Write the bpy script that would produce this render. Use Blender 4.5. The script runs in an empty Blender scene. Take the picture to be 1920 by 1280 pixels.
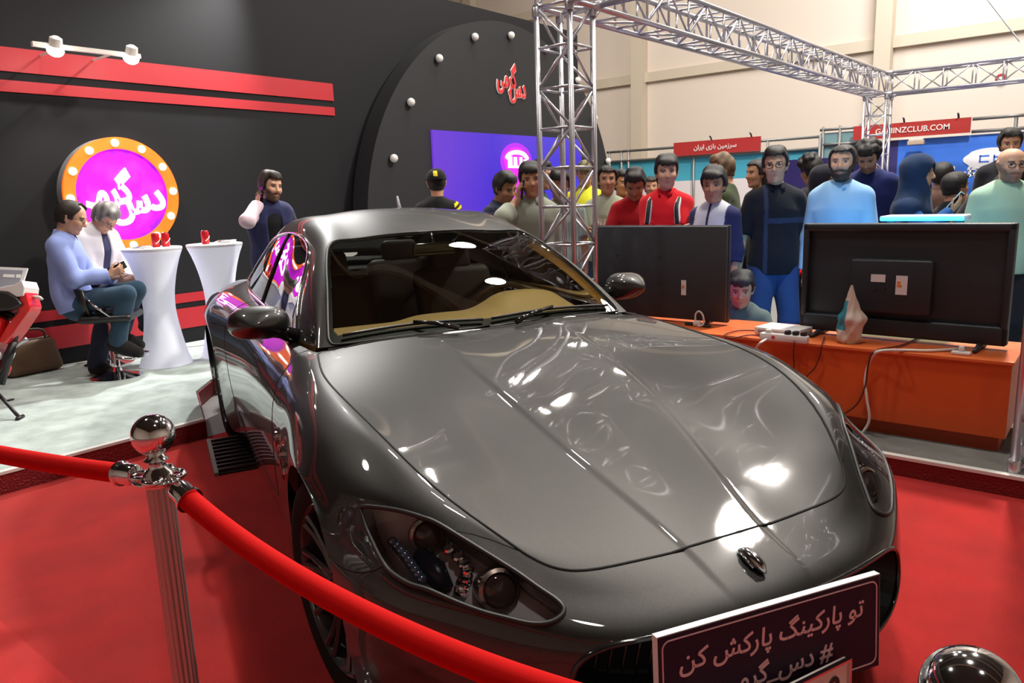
import bpy, bmesh, math, random
import numpy as np
from mathutils import Vector, Matrix, Euler

SC = bpy.context.scene
COL = SC.collection
R = math.radians

# ---------------------------------------------------------------- camera
cam_d = bpy.data.cameras.new('camera')
cam = bpy.data.objects.new('camera', cam_d)
COL.objects.link(cam)
SC.camera = cam
CAM_H = 1.4507
CAM_F = 1392.6
cam_d.sensor_fit = 'HORIZONTAL'
cam_d.sensor_width = 36.0
cam_d.lens = CAM_F / 1920 * 36
cam_d.clip_start = 0.05
cam_d.clip_end = 200
_yaw, _pitch, _roll = R(50.3399), R(11.0589), R(2.0116)
_f = Vector((math.sin(_yaw) * math.cos(_pitch), math.cos(_yaw) * math.cos(_pitch), -math.sin(_pitch)))
_r = Vector((math.cos(_yaw), -math.sin(_yaw), 0))
_d = _f.cross(_r)
_r2 = _r * math.cos(_roll) + _d * math.sin(_roll)
_d2 = _d * math.cos(_roll) - _r * math.sin(_roll)
cam.matrix_world = Matrix(((_r2.x, -_d2.x, -_f.x, 0), (_r2.y, -_d2.y, -_f.y, 0), (_r2.z, -_d2.z, -_f.z, CAM_H), (0, 0, 0, 1)))

# ---------------------------------------------------------------- exposure
vs = SC.view_settings
vs.view_transform = 'Standard'
vs.look = 'None'
vs.gamma = 1.0
vs.use_curve_mapping = False
vs.exposure = 0.0

# ---------------------------------------------------------------- world and lights
wd = bpy.data.worlds.new('world')
SC.world = wd
wd.use_nodes = True
wd.node_tree.nodes['Background'].inputs[0].default_value = (1.0, 0.95, 0.9, 1)
wd.node_tree.nodes['Background'].inputs[1].default_value = 0.12


def area(name, loc, target, size, power, color=(1, 1, 1), sy=None, spread=180):
    d = bpy.data.lights.new(name, 'AREA')
    d.energy = power
    d.color = color
    d.size = size
    d.spread = R(spread)
    if sy:
        d.shape = 'RECTANGLE'
        d.size_y = sy
    o = bpy.data.objects.new(name, d)
    COL.objects.link(o)
    o.location = loc
    o.rotation_euler = (Vector(target) - Vector(loc)).to_track_quat('-Z', 'Y').to_euler()
    return o


def spot(name, loc, target, power, color=(1, 1, 1), angle=60, blend=.5, radius=.05):
    d = bpy.data.lights.new(name, 'SPOT')
    d.energy = power
    d.color = color
    d.spot_size = R(angle)
    d.spot_blend = blend
    d.shadow_soft_size = radius
    o = bpy.data.objects.new(name, d)
    COL.objects.link(o)
    o.location = loc
    o.rotation_euler = (Vector(target) - Vector(loc)).to_track_quat('-Z', 'Y').to_euler()
    return o


WARM = (1.0, .93, .85)
def disc(loc, target, size, power, color=WARM):
    o = area('hall_or_fill_lamp', loc, target, size, power, color)
    o.data.shape = 'DISK'
    return o


# high hall lamps (most mirrored on the bonnet, windscreen and chrome), plus an added fill
disc((8.4, .85, 7.5), (6.5, 1.2, 0), .55, 900)
disc((6.3, 2.9, 7.5), (6.0, 2.9, 0), .42, 90)
disc((7.6, 5.5, 7.5), (7.0, 5.3, 0), .60, 150)
disc((9.8, 4.9, 7.5), (9.8, 4.9, 0), .45, 130)
disc((10.8, 6.8, 7.5), (10.8, 6.8, 0), .45, 130)
disc((.5, 6.1, 7.5), (.8, 5.2, 0), .5, 130)
disc((1.2, -1.5, 7.5), (1.5, 0, 0), .5, 50)
area('hall_or_fill_lamp', (14.5, 2.0, 7.5), (18, 3, 3.5), 3, 460, (1, .99, .97))
area('hall_or_fill_lamp', (12, 9.0, 8.0), (18, 9, 4), 3, 300, WARM)
disc((3.2, 1.2, 7.5), (4.2, 1.8, 0), .6, 230)  # added fill lamp, brightens the crowd's faces from the viewer's side
# spot on the booth wall's top edge, over the stage
spot('stage_spot', (4.9, 6.95, 4.3), (2.1, 5.3, 0), 1000, (1, .98, .95), 80, .6, .06)



# ---------------------------------------------------------------- helpers
def srgb(r, g, b):
    f = lambda c: (c / 255 / 12.92) if c / 255 <= .04045 else ((c / 255 + .055) / 1.055) ** 2.4
    return (f(r), f(g), f(b))


MATS = {}


def mat(name, col, rough=.6, metal=0., coat=0., emit=None, estr=0., spec=.5, bump=0., bscale=60., vary=0., vscale=4., attr=False, sheen=0.):
    if name in MATS:
        return MATS[name]
    m = bpy.data.materials.new(name)
    m.use_nodes = True
    nt = m.node_tree
    b = nt.nodes['Principled BSDF']
    b.inputs['Base Color'].default_value = (*col, 1)
    b.inputs['Roughness'].default_value = rough
    b.inputs['Metallic'].default_value = metal
    b.inputs['Specular IOR Level'].default_value = spec
    b.inputs['Coat Weight'].default_value = coat
    b.inputs['Coat Roughness'].default_value = .02
    b.inputs['Sheen Weight'].default_value = sheen
    if emit:
        b.inputs['Emission Color'].default_value = (*emit, 1)
        b.inputs['Emission Strength'].default_value = estr
    if attr:
        a = nt.nodes.new('ShaderNodeAttribute')
        a.attribute_name = 'Col'
        nt.links.new(a.outputs['Color'], b.inputs['Base Color'])
    if bump or vary:
        tc = nt.nodes.new('ShaderNodeTexCoord')
    if vary:
        n = nt.nodes.new('ShaderNodeTexNoise')
        n.inputs['Scale'].default_value = vscale
        n.inputs['Detail'].default_value = 6
        nt.links.new(tc.outputs['Object'], n.inputs['Vector'])
        mp = nt.nodes.new('ShaderNodeMapRange')
        mp.inputs[1].default_value = .3
        mp.inputs[2].default_value = .7
        mp.inputs[3].default_value = 1 - vary
        mp.inputs[4].default_value = 1 + vary
        nt.links.new(n.outputs['Fac'], mp.inputs[0])
        mx = nt.nodes.new('ShaderNodeMix')
        mx.data_type = 'RGBA'
        mx.blend_type = 'MULTIPLY'
        mx.inputs['Factor'].default_value = 1
        if attr:
            nt.links.new(a.outputs['Color'], mx.inputs['A'])
        else:
            mx.inputs['A'].default_value = (*col, 1)
        nt.links.new(mp.outputs[0], mx.inputs['B'])
        nt.links.new(mx.outputs['Result'], b.inputs['Base Color'])
    if bump:
        n2 = nt.nodes.new('ShaderNodeTexNoise')
        n2.inputs['Scale'].default_value = bscale
        n2.inputs['Detail'].default_value = 4
        nt.links.new(tc.outputs['Object'], n2.inputs['Vector'])
        bp = nt.nodes.new('ShaderNodeBump')
        bp.inputs['Strength'].default_value = bump
        bp.inputs['Distance'].default_value = .01
        nt.links.new(n2.outputs['Fac'], bp.inputs['Height'])
        nt.links.new(bp.outputs[0], b.inputs['Normal'])
    MATS[name] = m
    return m


def glassmat(name, tint, rough=0., ior=1.5, refl=1.0):
    """thin pane: tinted see-through plus fresnel mirror"""
    if name in MATS:
        return MATS[name]
    m = bpy.data.materials.new(name)
    m.use_nodes = True
    nt = m.node_tree
    nt.nodes.clear()
    out = nt.nodes.new('ShaderNodeOutputMaterial')
    tr = nt.nodes.new('ShaderNodeBsdfTransparent')
    tr.inputs[0].default_value = (*tint, 1)
    gl = nt.nodes.new('ShaderNodeBsdfGlossy')
    gl.inputs['Roughness'].default_value = rough
    gl.inputs[0].default_value = (refl, refl, refl, 1)
    fr = nt.nodes.new('ShaderNodeFresnel')
    fr.inputs[0].default_value = ior
    mx = nt.nodes.new('ShaderNodeMixShader')
    nt.links.new(fr.outputs[0], mx.inputs[0])
    nt.links.new(tr.outputs[0], mx.inputs[1])
    nt.links.new(gl.outputs[0], mx.inputs[2])
    nt.links.new(mx.outputs[0], out.inputs[0])
    MATS[name] = m
    return m


class MB:
    """collects shapes and links them as ONE mesh object"""

    def __init__(s):
        s.v = []
        s.f = []
        s.mi = []
        s.cur = 0

    def add(s, vs, fs):
        o = len(s.v)
        s.v += [tuple(p) for p in vs]
        s.f += [tuple(i + o for i in f) for f in fs]
        s.mi += [s.cur] * len(fs)
        return s

    def box(s, c, d, rz=0., M=None):
        hx, hy, hz = d[0] / 2, d[1] / 2, d[2] / 2
        P = [(x, y, z) for x in (-hx, hx) for y in (-hy, hy) for z in (-hz, hz)]
        if M is None:
            M = Matrix.Rotation(rz, 3, 'Z')
        P = [M @ Vector(p) + Vector(c) for p in P]
        return s.add(P, [(0, 1, 3, 2), (4, 6, 7, 5), (0, 4, 5, 1), (2, 3, 7, 6), (0, 2, 6, 4), (1, 5, 7, 3)])

    def b2(s, x0, x1, y0, y1, z0, z1):
        return s.box(((x0 + x1) / 2, (y0 + y1) / 2, (z0 + z1) / 2), (x1 - x0, y1 - y0, z1 - z0))

    def rbox(s, c, d, r=.01, seg=2, M=None):
        """box with rounded edges"""
        bm = bmesh.new()
        bmesh.ops.create_cube(bm, size=1)
        for v in bm.verts:
            v.co = Vector((v.co.x * d[0], v.co.y * d[1], v.co.z * d[2]))
        bmesh.ops.bevel(bm, geom=bm.edges[:], offset=min(r, min(d) * .49), segments=seg, profile=.5, affect='EDGES')
        M = M or Matrix.Identity(3)
        bm.verts.ensure_lookup_table()
        vs = [M @ v.co + Vector(c) for v in bm.verts]
        fs = [[v.index for v in f.verts] for f in bm.faces]
        bm.free()
        return s.add(vs, fs)

    def tube(s, pts, r, n=8, closed=False, cap=True):
        pts = [Vector(p) for p in pts]
        N = len(pts)
        rs = r if hasattr(r, '__len__') else [r] * N
        T = []
        for i in range(N):
            a = pts[(i - 1) % N] if (closed or i > 0) else pts[i]
            b = pts[(i + 1) % N] if (closed or i < N - 1) else pts[i]
            t = (b - a)
            T.append(t.normalized() if t.length > 1e-9 else Vector((0, 0, 1)))
        u = T[0].orthogonal().normalized()
        vs = []
        for i in range(N):
            u = (u - T[i] * u.dot(T[i]))
            u = u.normalized() if u.length > 1e-6 else T[i].orthogonal().normalized()
            w = T[i].cross(u)
            for k in range(n):
                a = 2 * math.pi * k / n
                vs.append(pts[i] + (u * math.cos(a) + w * math.sin(a)) * rs[i])
        fs = []
        for i in range(N if closed else N - 1):
            j = (i + 1) % N
            for k in range(n):
                k2 = (k + 1) % n
                fs.append((i * n + k, i * n + k2, j * n + k2, j * n + k))
        if cap and not closed:
            fs.append(tuple(range(n - 1, -1, -1)))
            fs.append(tuple((N - 1) * n + k for k in range(n)))
        return s.add(vs, fs)

    def lathe(s, prof, c=(0, 0, 0), n=24, M=None, cap=True):
        """profile of (r, z), round z"""
        vs = []
        fs = []
        M = M or Matrix.Identity(3)
        for (r, z) in prof:
            for k in range(n):
                a = 2 * math.pi * k / n
                vs.append(M @ Vector((r * math.cos(a), r * math.sin(a), z)) + Vector(c))
        for i in range(len(prof) - 1):
            for k in range(n):
                k2 = (k + 1) % n
                fs.append((i * n + k, i * n + k2, (i + 1) * n + k2, (i + 1) * n + k))
        if cap:
            fs.append(tuple(range(n - 1, -1, -1)))
            fs.append(tuple((len(prof) - 1) * n + k for k in range(n)))
        return s.add(vs, fs)

    def ball(s, c, r, n=16, sc=(1, 1, 1), M=None):
        prof = [(max(r * math.sin(math.pi * i / n), 1e-4), -r * math.cos(math.pi * i / n)) for i in range(n + 1)]
        o = len(s.v)
        s.lathe(prof, (0, 0, 0), n * 2)
        M = M or Matrix.Identity(3)
        for i in range(o, len(s.v)):
            p = s.v[i]
            s.v[i] = tuple(M @ Vector((p[0] * sc[0], p[1] * sc[1], p[2] * sc[2])) + Vector(c))
        return s

    def prism(s, poly, M, depth):
        """closed 2-d polygon extruded; M maps (x, y, z) to place, front at z=depth"""
        n = len(poly)
        vs = [M @ Vector((p[0], p[1], 0)) for p in poly] + [M @ Vector((p[0], p[1], depth)) for p in poly]
        fs = [tuple(range(n - 1, -1, -1)), tuple(range(n, 2 * n))]
        fs += [(i, (i + 1) % n, n + (i + 1) % n, n + i) for i in range(n)]
        return s.add(vs, fs)

    def ring(s, r0, r1, M, depth, n=64):
        vs = []
        for (r, z) in ((r0, 0), (r1, 0), (r1, depth), (r0, depth)):
            vs += [M @ Vector((r * math.cos(2 * math.pi * k / n), r * math.sin(2 * math.pi * k / n), z)) for k in range(n)]
        fs = []
        for q in range(4):
            for k in range(n):
                fs.append((q * n + k, q * n + (k + 1) % n, ((q + 1) % 4) * n + (k + 1) % n, ((q + 1) % 4) * n + k))
        return s.add(vs, fs)

    def build(s, name, mats, parent=None, smooth=False, auto=None, label=None):
        me = bpy.data.meshes.new(name)
        me.from_pydata(s.v, [], s.f)
        if not isinstance(mats, (list, tuple)):
            mats = [mats]
        for m in mats:
            me.materials.append(m)
        if len(mats) > 1:
            me.polygons.foreach_set('material_index', s.mi)
        bm = bmesh.new()
        bm.from_mesh(me)
        bmesh.ops.recalc_face_normals(bm, faces=bm.faces)
        bm.to_mesh(me)
        bm.free()
        if smooth or auto:
            me.shade_smooth()
        if auto:
            me.set_sharp_from_angle(angle=R(auto))
        o = bpy.data.objects.new(name, me)
        COL.objects.link(o)
        if parent:
            o.parent = parent
        if label:
            o['label'] = label
        return o


def tag(o, label=None, cat=None, group=None, kind=None):
    if label:
        o['label'] = label
    if cat:
        o['category'] = cat
    if group:
        o['group'] = group
    if kind:
        o['kind'] = kind
    return o


def thing(name, label, cat, loc=(0, 0, 0), rz=0., group=None):
    o = bpy.data.objects.new(name, None)
    COL.objects.link(o)
    o.location = loc
    o.rotation_euler = (0, 0, rz)
    o.empty_display_size = .1
    return tag(o, label, cat, group)


def dup(root, loc, rz, label, group=None):
    r = root.copy()
    COL.objects.link(r)
    r.location = loc
    r.rotation_euler = (0, 0, rz)
    r['label'] = label
    if group:
        r['group'] = group
    for ch in list(root.children):
        c = ch.copy()
        COL.objects.link(c)
        c.parent = r
        for g in ch.children:
            d = g.copy()
            COL.objects.link(d)
            d.parent = c
    return r


def struct(o, label=None):
    o['kind'] = 'structure'
    if label:
        o['label'] = label
    return o


# ---------------------------------------------------------------- writing
_FORMS = {'د': ('\ufea9', '\ufeaa', None, None), 'س': ('\ufeb1', '\ufeb2', '\ufeb3', '\ufeb4'), 'ش': ('\ufeb5', '\ufeb6', '\ufeb7', '\ufeb8'),
          'گ': ('\ufb92', '\ufb93', '\ufb94', '\ufb95'), 'ک': ('\ufb8e', '\ufb8f', '\ufb90', '\ufb91'), 'ر': ('\ufead', '\ufeae', None, None),
          'م': ('\ufee1', '\ufee2', '\ufee3', '\ufee4'), 'ی': ('\ufbfc', '\ufbfd', '\ufbfe', '\ufbff'), 'ت': ('\ufe95', '\ufe96', '\ufe97', '\ufe98'),
          'و': ('\ufeed', '\ufeee', None, None), 'پ': ('\ufb56', '\ufb57', '\ufb58', '\ufb59'), 'ا': ('\ufe8d', '\ufe8e', None, None),
          'ن': ('\ufee5', '\ufee6', '\ufee7', '\ufee8'), 'ب': ('\ufe8f', '\ufe90', '\ufe91', '\ufe92'), 'ز': ('\ufeaf', '\ufeb0', None, None),
          'ل': ('\ufedd', '\ufede', '\ufedf', '\ufee0'), 'ه': ('\ufee9', '\ufeea', '\ufeeb', '\ufeec'), 'ج': ('\ufe9d', '\ufe9e', '\ufe9f', '\ufea0')}


def persian(s):
    """joined letter forms, laid out right to left"""
    out = []
    n = len(s)
    for i, ch in enumerate(s):
        f = _FORMS.get(ch)
        if not f:
            out.append(ch)
            continue
        prev = _FORMS.get(s[i - 1]) if i > 0 else None
        nxt = _FORMS.get(s[i + 1]) if i < n - 1 else None
        jp = prev is not None and prev[2] is not None
        jn = nxt is not None and f[2] is not None
        out.append(f[3] if jp and jn else f[1] if jp else f[2] if jn else f[0])
    return ''.join(reversed(out))


def lettering(name, text, M, width, depth, material, parent=None, bold=0., shear=0., height=None):
    """raised letters centred on M's origin, reading along M's x"""
    c = bpy.data.curves.new(name, 'FONT')
    c.body = text
    c.size = 1
    c.offset = bold
    c.shear = shear
    c.resolution_u = 3
    c.align_x = 'CENTER'
    c.fill_mode = 'BOTH'
    o = bpy.data.objects.new(name, c)
    COL.objects.link(o)
    dg = bpy.context.evaluated_depsgraph_get()
    me = bpy.data.meshes.new_from_object(o.evaluated_get(dg))
    bpy.data.objects.remove(o)
    vs = np.array([v.co[:] for v in me.vertices])
    fs = [tuple(p.vertices) for p in me.polygons]
    bpy.data.meshes.remove(me)
    lo, hi = vs.min(0), vs.max(0)
    sx = width / (hi[0] - lo[0])
    sy = sx if height is None else height / (hi[1] - lo[1])
    vs = (vs - (lo + hi) / 2) * np.array([sx, sy, 1])
    # weld, then extrude flat faces toward +z by depth
    bm = bmesh.new()
    bv = [bm.verts.new((v[0], v[1], 0)) for v in vs]
    for f in fs:
        try:
            bm.faces.new([bv[i] for i in f])
        except ValueError:
            pass
    bmesh.ops.remove_doubles(bm, verts=bm.verts, dist=1e-5)
    if depth:
        g = bmesh.ops.extrude_face_region(bm, geom=bm.faces[:])
        for e in g['geom']:
            if isinstance(e, bmesh.types.BMVert):
                e.co.z += depth
    bmesh.ops.recalc_face_normals(bm, faces=bm.faces)
    me = bpy.data.meshes.new(name)
    bm.to_mesh(me)
    bm.free()
    me.transform(M)
    me.materials.append(material)
    ob = bpy.data.objects.new(name, me)
    COL.objects.link(ob)
    if parent:
        ob.parent = parent
    return ob


def frame(o, xa, ya):
    """matrix with origin o, x axis xa, y axis ya, z = xa x ya"""
    xa = Vector(xa).normalized()
    ya = Vector(ya)
    za = xa.cross(ya).normalized()
    ya = za.cross(xa)
    return Matrix(((xa.x, ya.x, za.x, o[0]), (xa.y, ya.y, za.y, o[1]), (xa.z, ya.z, za.z, o[2]), (0, 0, 0, 1)))


def smooth_path(pts, n=8, closed=False):
    P = [Vector(p) for p in pts]
    N = len(P)
    out = []
    rng = range(N) if closed else range(N - 1)
    for i in rng:
        p0 = P[(i - 1) % N] if (closed or i > 0) else P[i] * 2 - P[i + 1]
        p1, p2 = P[i], P[(i + 1) % N]
        p3 = P[(i + 2) % N] if (closed or i < N - 2) else p2 * 2 - p1
        for k in range(n):
            t = k / n
            out.append(.5 * ((2 * p1) + (p2 - p0) * t + (2 * p0 - 5 * p1 + 4 * p2 - p3) * t * t + (3 * p1 - p0 - 3 * p2 + p3) * t ** 3))
    if not closed:
        out.append(P[-1])
    return out


def on(px, py, ax, val):
    """point of the photo's view on a world plane: ax 0/1/2 = x/y/z equals val; ax 3 = at this depth"""
    v = Vector(((px - 960) / CAM_F, (py - 640) / CAM_F, 1.0))
    d = _r2 * v.x + _d2 * v.y + _f * v.z
    o = Vector((0, 0, CAM_H))
    t = val if ax == 3 else (val - o[ax]) / d[ax]
    return o + d * t

# ---------------------------------------------------------------- figures: blended round-cone bodies, meshed on a grid
def _prim(a, b, ra, rb, sm=.03, M=None, ys=1., part='body'):
    return dict(a=np.array(a, float), b=np.array(b, float), ra=ra, rb=rb, sm=sm, M=M, ys=ys, part=part)


def _bbox(p, off):
    a, b = p['a'], p['b']
    r = max(p['ra'], p['rb']) + off
    if p['M'] is not None:
        Mx = p['M']
        a = Mx[:3, :3] @ a + Mx[:3, 3]
        b = Mx[:3, :3] @ b + Mx[:3, 3]
    return np.minimum(a, b) - r, np.maximum(a, b) + r


def _dist(p, P, off):
    if p['M'] is not None:
        Rm = p['M'][:3, :3]
        P = (P - p['M'][:3, 3]) @ Rm
    a, b, ys = p['a'].copy(), p['b'].copy(), p['ys']
    P = P.copy()
    if ys != 1:
        P[..., 1] /= ys
        a[1] /= ys
        b[1] /= ys
    ba = b - a
    pa = P - a
    hh = np.clip((pa @ ba) / max(ba @ ba, 1e-9), 0, 1)
    d = np.linalg.norm(pa - hh[..., None] * ba, axis=-1) - (p['ra'] + (p['rb'] - p['ra']) * hh)
    if ys != 1:
        d = d * (ys * .5 + .5)
    return (d - off).astype(np.float32)


_E = [(0, 1), (2, 3), (4, 5), (6, 7), (0, 2), (1, 3), (4, 6), (5, 7), (0, 4), (1, 5), (2, 6), (3, 7)]
_C = np.array([(i & 1, (i >> 1) & 1, (i >> 2) & 1) for i in range(8)])


def nets(F, org, cell):
    """surface nets: scalar grid F (negative inside) to vertices and quads"""
    S = F < 0
    cnt = np.zeros(tuple(n - 1 for n in F.shape), np.int8)
    nx, ny, nz = F.shape
    for c in _C:
        cnt += S[c[0]:nx - 1 + c[0], c[1]:ny - 1 + c[1], c[2]:nz - 1 + c[2]]
    act = np.argwhere((cnt > 0) & (cnt < 8))
    if len(act) == 0:
        return np.zeros((0, 3)), np.zeros((0, 4), int)
    vals = np.stack([F[act[:, 0] + c[0], act[:, 1] + c[1], act[:, 2] + c[2]] for c in _C], 1)
    acc = np.zeros((len(act), 3))
    n = np.zeros(len(act))
    for e0, e1 in _E:
        f0, f1 = vals[:, e0], vals[:, e1]
        cr = (f0 < 0) != (f1 < 0)
        t = np.where(cr, f0 / np.where(cr, f0 - f1, 1), 0)
        pos = _C[e0] + (_C[e1] - _C[e0]) * t[:, None]
        acc += pos * cr[:, None]
        n += cr
    V = (act + acc / n[:, None]) * cell + org
    idm = np.full(cnt.shape, -1, np.int32)
    idm[act[:, 0], act[:, 1], act[:, 2]] = np.arange(len(act))
    Q = []
    for ax in range(3):
        sl0 = [slice(None)] * 3
        sl1 = [slice(None)] * 3
        sl0[ax] = slice(0, -1)
        sl1[ax] = slice(1, None)
        s0, s1 = S[tuple(sl0)], S[tuple(sl1)]
        ed = np.argwhere(s0 != s1)
        o1, o2 = [(1, 2), (2, 0), (0, 1)][ax]
        ok = (ed[:, o1] > 0) & (ed[:, o2] > 0) & (ed[:, o1] < F.shape[o1] - 1) & (ed[:, o2] < F.shape[o2] - 1)
        ed = ed[ok]
        q = []
        for da, db in ((1, 1), (0, 1), (0, 0), (1, 0)):
            k = ed.copy()
            k[:, o1] -= da
            k[:, o2] -= db
            q.append(idm[k[:, 0], k[:, 1], k[:, 2]])
        q = np.stack(q, 1)
        fl = s0[ed[:, 0], ed[:, 1], ed[:, 2]]
        q[~fl] = q[~fl][:, ::-1]
        Q.append(q)
    Q = np.concatenate(Q)
    Q = Q[(Q >= 0).all(1)]
    return V, Q


def sdf_mesh(prims, cell, off=0., cuts=(), carve=(), fold=0., seed=0, extra=None):
    lo = np.min([_bbox(p, off)[0] for p in prims], 0) - cell * 3
    hi = np.max([_bbox(p, off)[1] for p in prims], 0) + cell * 3
    n = np.ceil((hi - lo) / cell).astype(int) + 1
    F = np.full(n, .3, np.float32)
    ax = [lo[i] + np.arange(n[i]) * cell for i in range(3)]
    for neg, lst in ((0, prims), (1, carve)):
        for p in lst:
            mg = p['sm'] * 1.5 + cell * 2
            a, b = _bbox(p, off if not neg else 0)
            i0 = np.clip(np.floor((a - mg - lo) / cell).astype(int), 0, n)
            i1 = np.clip(np.ceil((b + mg - lo) / cell).astype(int) + 1, 0, n)
            if (i1 <= i0).any():
                continue
            P = np.stack(np.meshgrid(ax[0][i0[0]:i1[0]], ax[1][i0[1]:i1[1]], ax[2][i0[2]:i1[2]], indexing='ij'), -1)
            d = _dist(p, P, off if not neg else 0)
            if p.get('cut') is not None:
                q, nn = p['cut']
                d = np.maximum(d, (P - q) @ nn)
            sub = F[i0[0]:i1[0], i0[1]:i1[1], i0[2]:i1[2]]
            k = p['sm']
            if neg:
                d = -d
                h = np.clip(.5 - .5 * (sub - d) / k, 0, 1)
                sub[...] = sub * (1 - h) + d * h + k * h * (1 - h)
            else:
                h = np.clip(.5 + .5 * (sub - d) / k, 0, 1)
                sub[...] = sub * (1 - h) + d * h - k * h * (1 - h)
    if cuts or fold or extra:
        P = np.stack(np.meshgrid(*ax, indexing='ij'), -1)
        if fold:
            r = np.random.RandomState(seed)
            for _ in range(5):
                w = r.normal(size=3) * np.array([22, 22, 14])
                F -= (fold * .28 * (1 + np.sin(P @ w + r.uniform(0, 6)))).astype(np.float32)
        for q, nn in cuts:
            F = np.maximum(F, ((P - np.array(q)) @ np.array(nn, float)).astype(np.float32))
        if extra:
            F = np.maximum(F, extra(P).astype(np.float32))
    return nets(F, lo, cell)


def np_mesh(name, V, Q, material, parent=None, cols=None, smooth=True):
    me = bpy.data.meshes.new(name)
    nv, nf = len(V), len(Q)
    me.vertices.add(nv)
    me.vertices.foreach_set('co', np.ascontiguousarray(V, np.float32).ravel())
    k = Q.shape[1]
    me.loops.add(nf * k)
    me.loops.foreach_set('vertex_index', np.ascontiguousarray(Q, np.int32).ravel())
    me.polygons.add(nf)
    me.polygons.foreach_set('loop_start', np.arange(0, nf * k, k, dtype=np.int32))
    if cols is not None:
        at = me.color_attributes.new('Col', 'FLOAT_COLOR', 'POINT')
        at.data.foreach_set('color', np.concatenate([cols, np.ones((nv, 1))], 1).astype(np.float32).ravel())
    me.update(calc_edges=True)
    me.validate()
    if smooth:
        me.shade_smooth()
    me.materials.append(material)
    o = bpy.data.objects.new(name, me)
    COL.objects.link(o)
    if parent:
        o.parent = parent
    return o


def _rot(ax, a):
    return np.array(Matrix.Rotation(a, 4, ax))


def _tr(x, y, z):
    return np.array(Matrix.Translation((x, y, z)))


def _ap(M, p):
    return M[:3, :3] @ np.array(p, float) + M[:3, 3]


def _nrm(v):
    v = np.array(v, float)
    return v / max(np.linalg.norm(v), 1e-9)


def _ik(S, W, l1, l2, hint):
    S, W = np.array(S, float), np.array(W, float)
    d = W - S
    L = np.linalg.norm(d)
    if L > (l1 + l2) * .995:
        W = S + d / L * (l1 + l2) * .995
        d = W - S
        L = np.linalg.norm(d)
    u = d / L
    h = np.array(hint, float)
    h = _nrm(h - u * (h @ u))
    c = (l1 * l1 + L * L - l2 * l2) / (2 * L)
    s = math.sqrt(max(l1 * l1 - c * c, 0))
    return S + u * c + h * s, W


def _hand(W, f, n, right, curl, s=1., spread=.1):
    f = _nrm(f)
    n = np.array(n, float)
    n = _nrm(n - f * (n @ f))
    t = np.cross(f, n) if right else np.cross(n, f)
    out = []
    kn = [(.028, .088, .072), (.009, .093, .080), (-.010, .089, .073), (-.028, .080, .058)]
    cu = curl if hasattr(curl, '__len__') else [curl] * 4
    for (tx, kl, fl), c in zip(kn, cu):
        K = W + f * kl * s + t * tx * s
        out.append(_prim(W + t * tx * .5 * s + f * .008, K, .0145 * s, .0115 * s, .012, part='hand'))
        a = 0
        P = K
        for j, sh in enumerate((.45, .32, .23)):
            a += c * (.8, 1.1, .8)[j]
            dr = f * math.cos(a) + n * math.sin(a) + t * tx * spread * 8 * math.cos(a)
            Q = P + _nrm(dr) * fl * sh * s
            out.append(_prim(P, Q, (.0095, .0085, .0078)[j] * s, (.0085, .0078, .0065)[j] * s, .004, part='hand'))
            P = Q
    T0 = W + f * .015 * s + t * .016 * s
    T1 = T0 + _nrm(f * .7 + t * .7 + n * .25) * .045 * s
    T2 = T1 + _nrm(f * .9 + t * .3 + n * .45) * .032 * s
    T3 = T2 + _nrm(f * .9 + t * .0 + n * .5) * .026 * s
    out += [_prim(T0, T1, .0155 * s, .0105 * s, .008, part='hand'), _prim(T1, T2, .0100 * s, .0092 * s, .004, part='hand'), _prim(T2, T3, .0092 * s, .0072 * s, .004, part='hand')]
    return out


CLOTH = dict()


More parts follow.
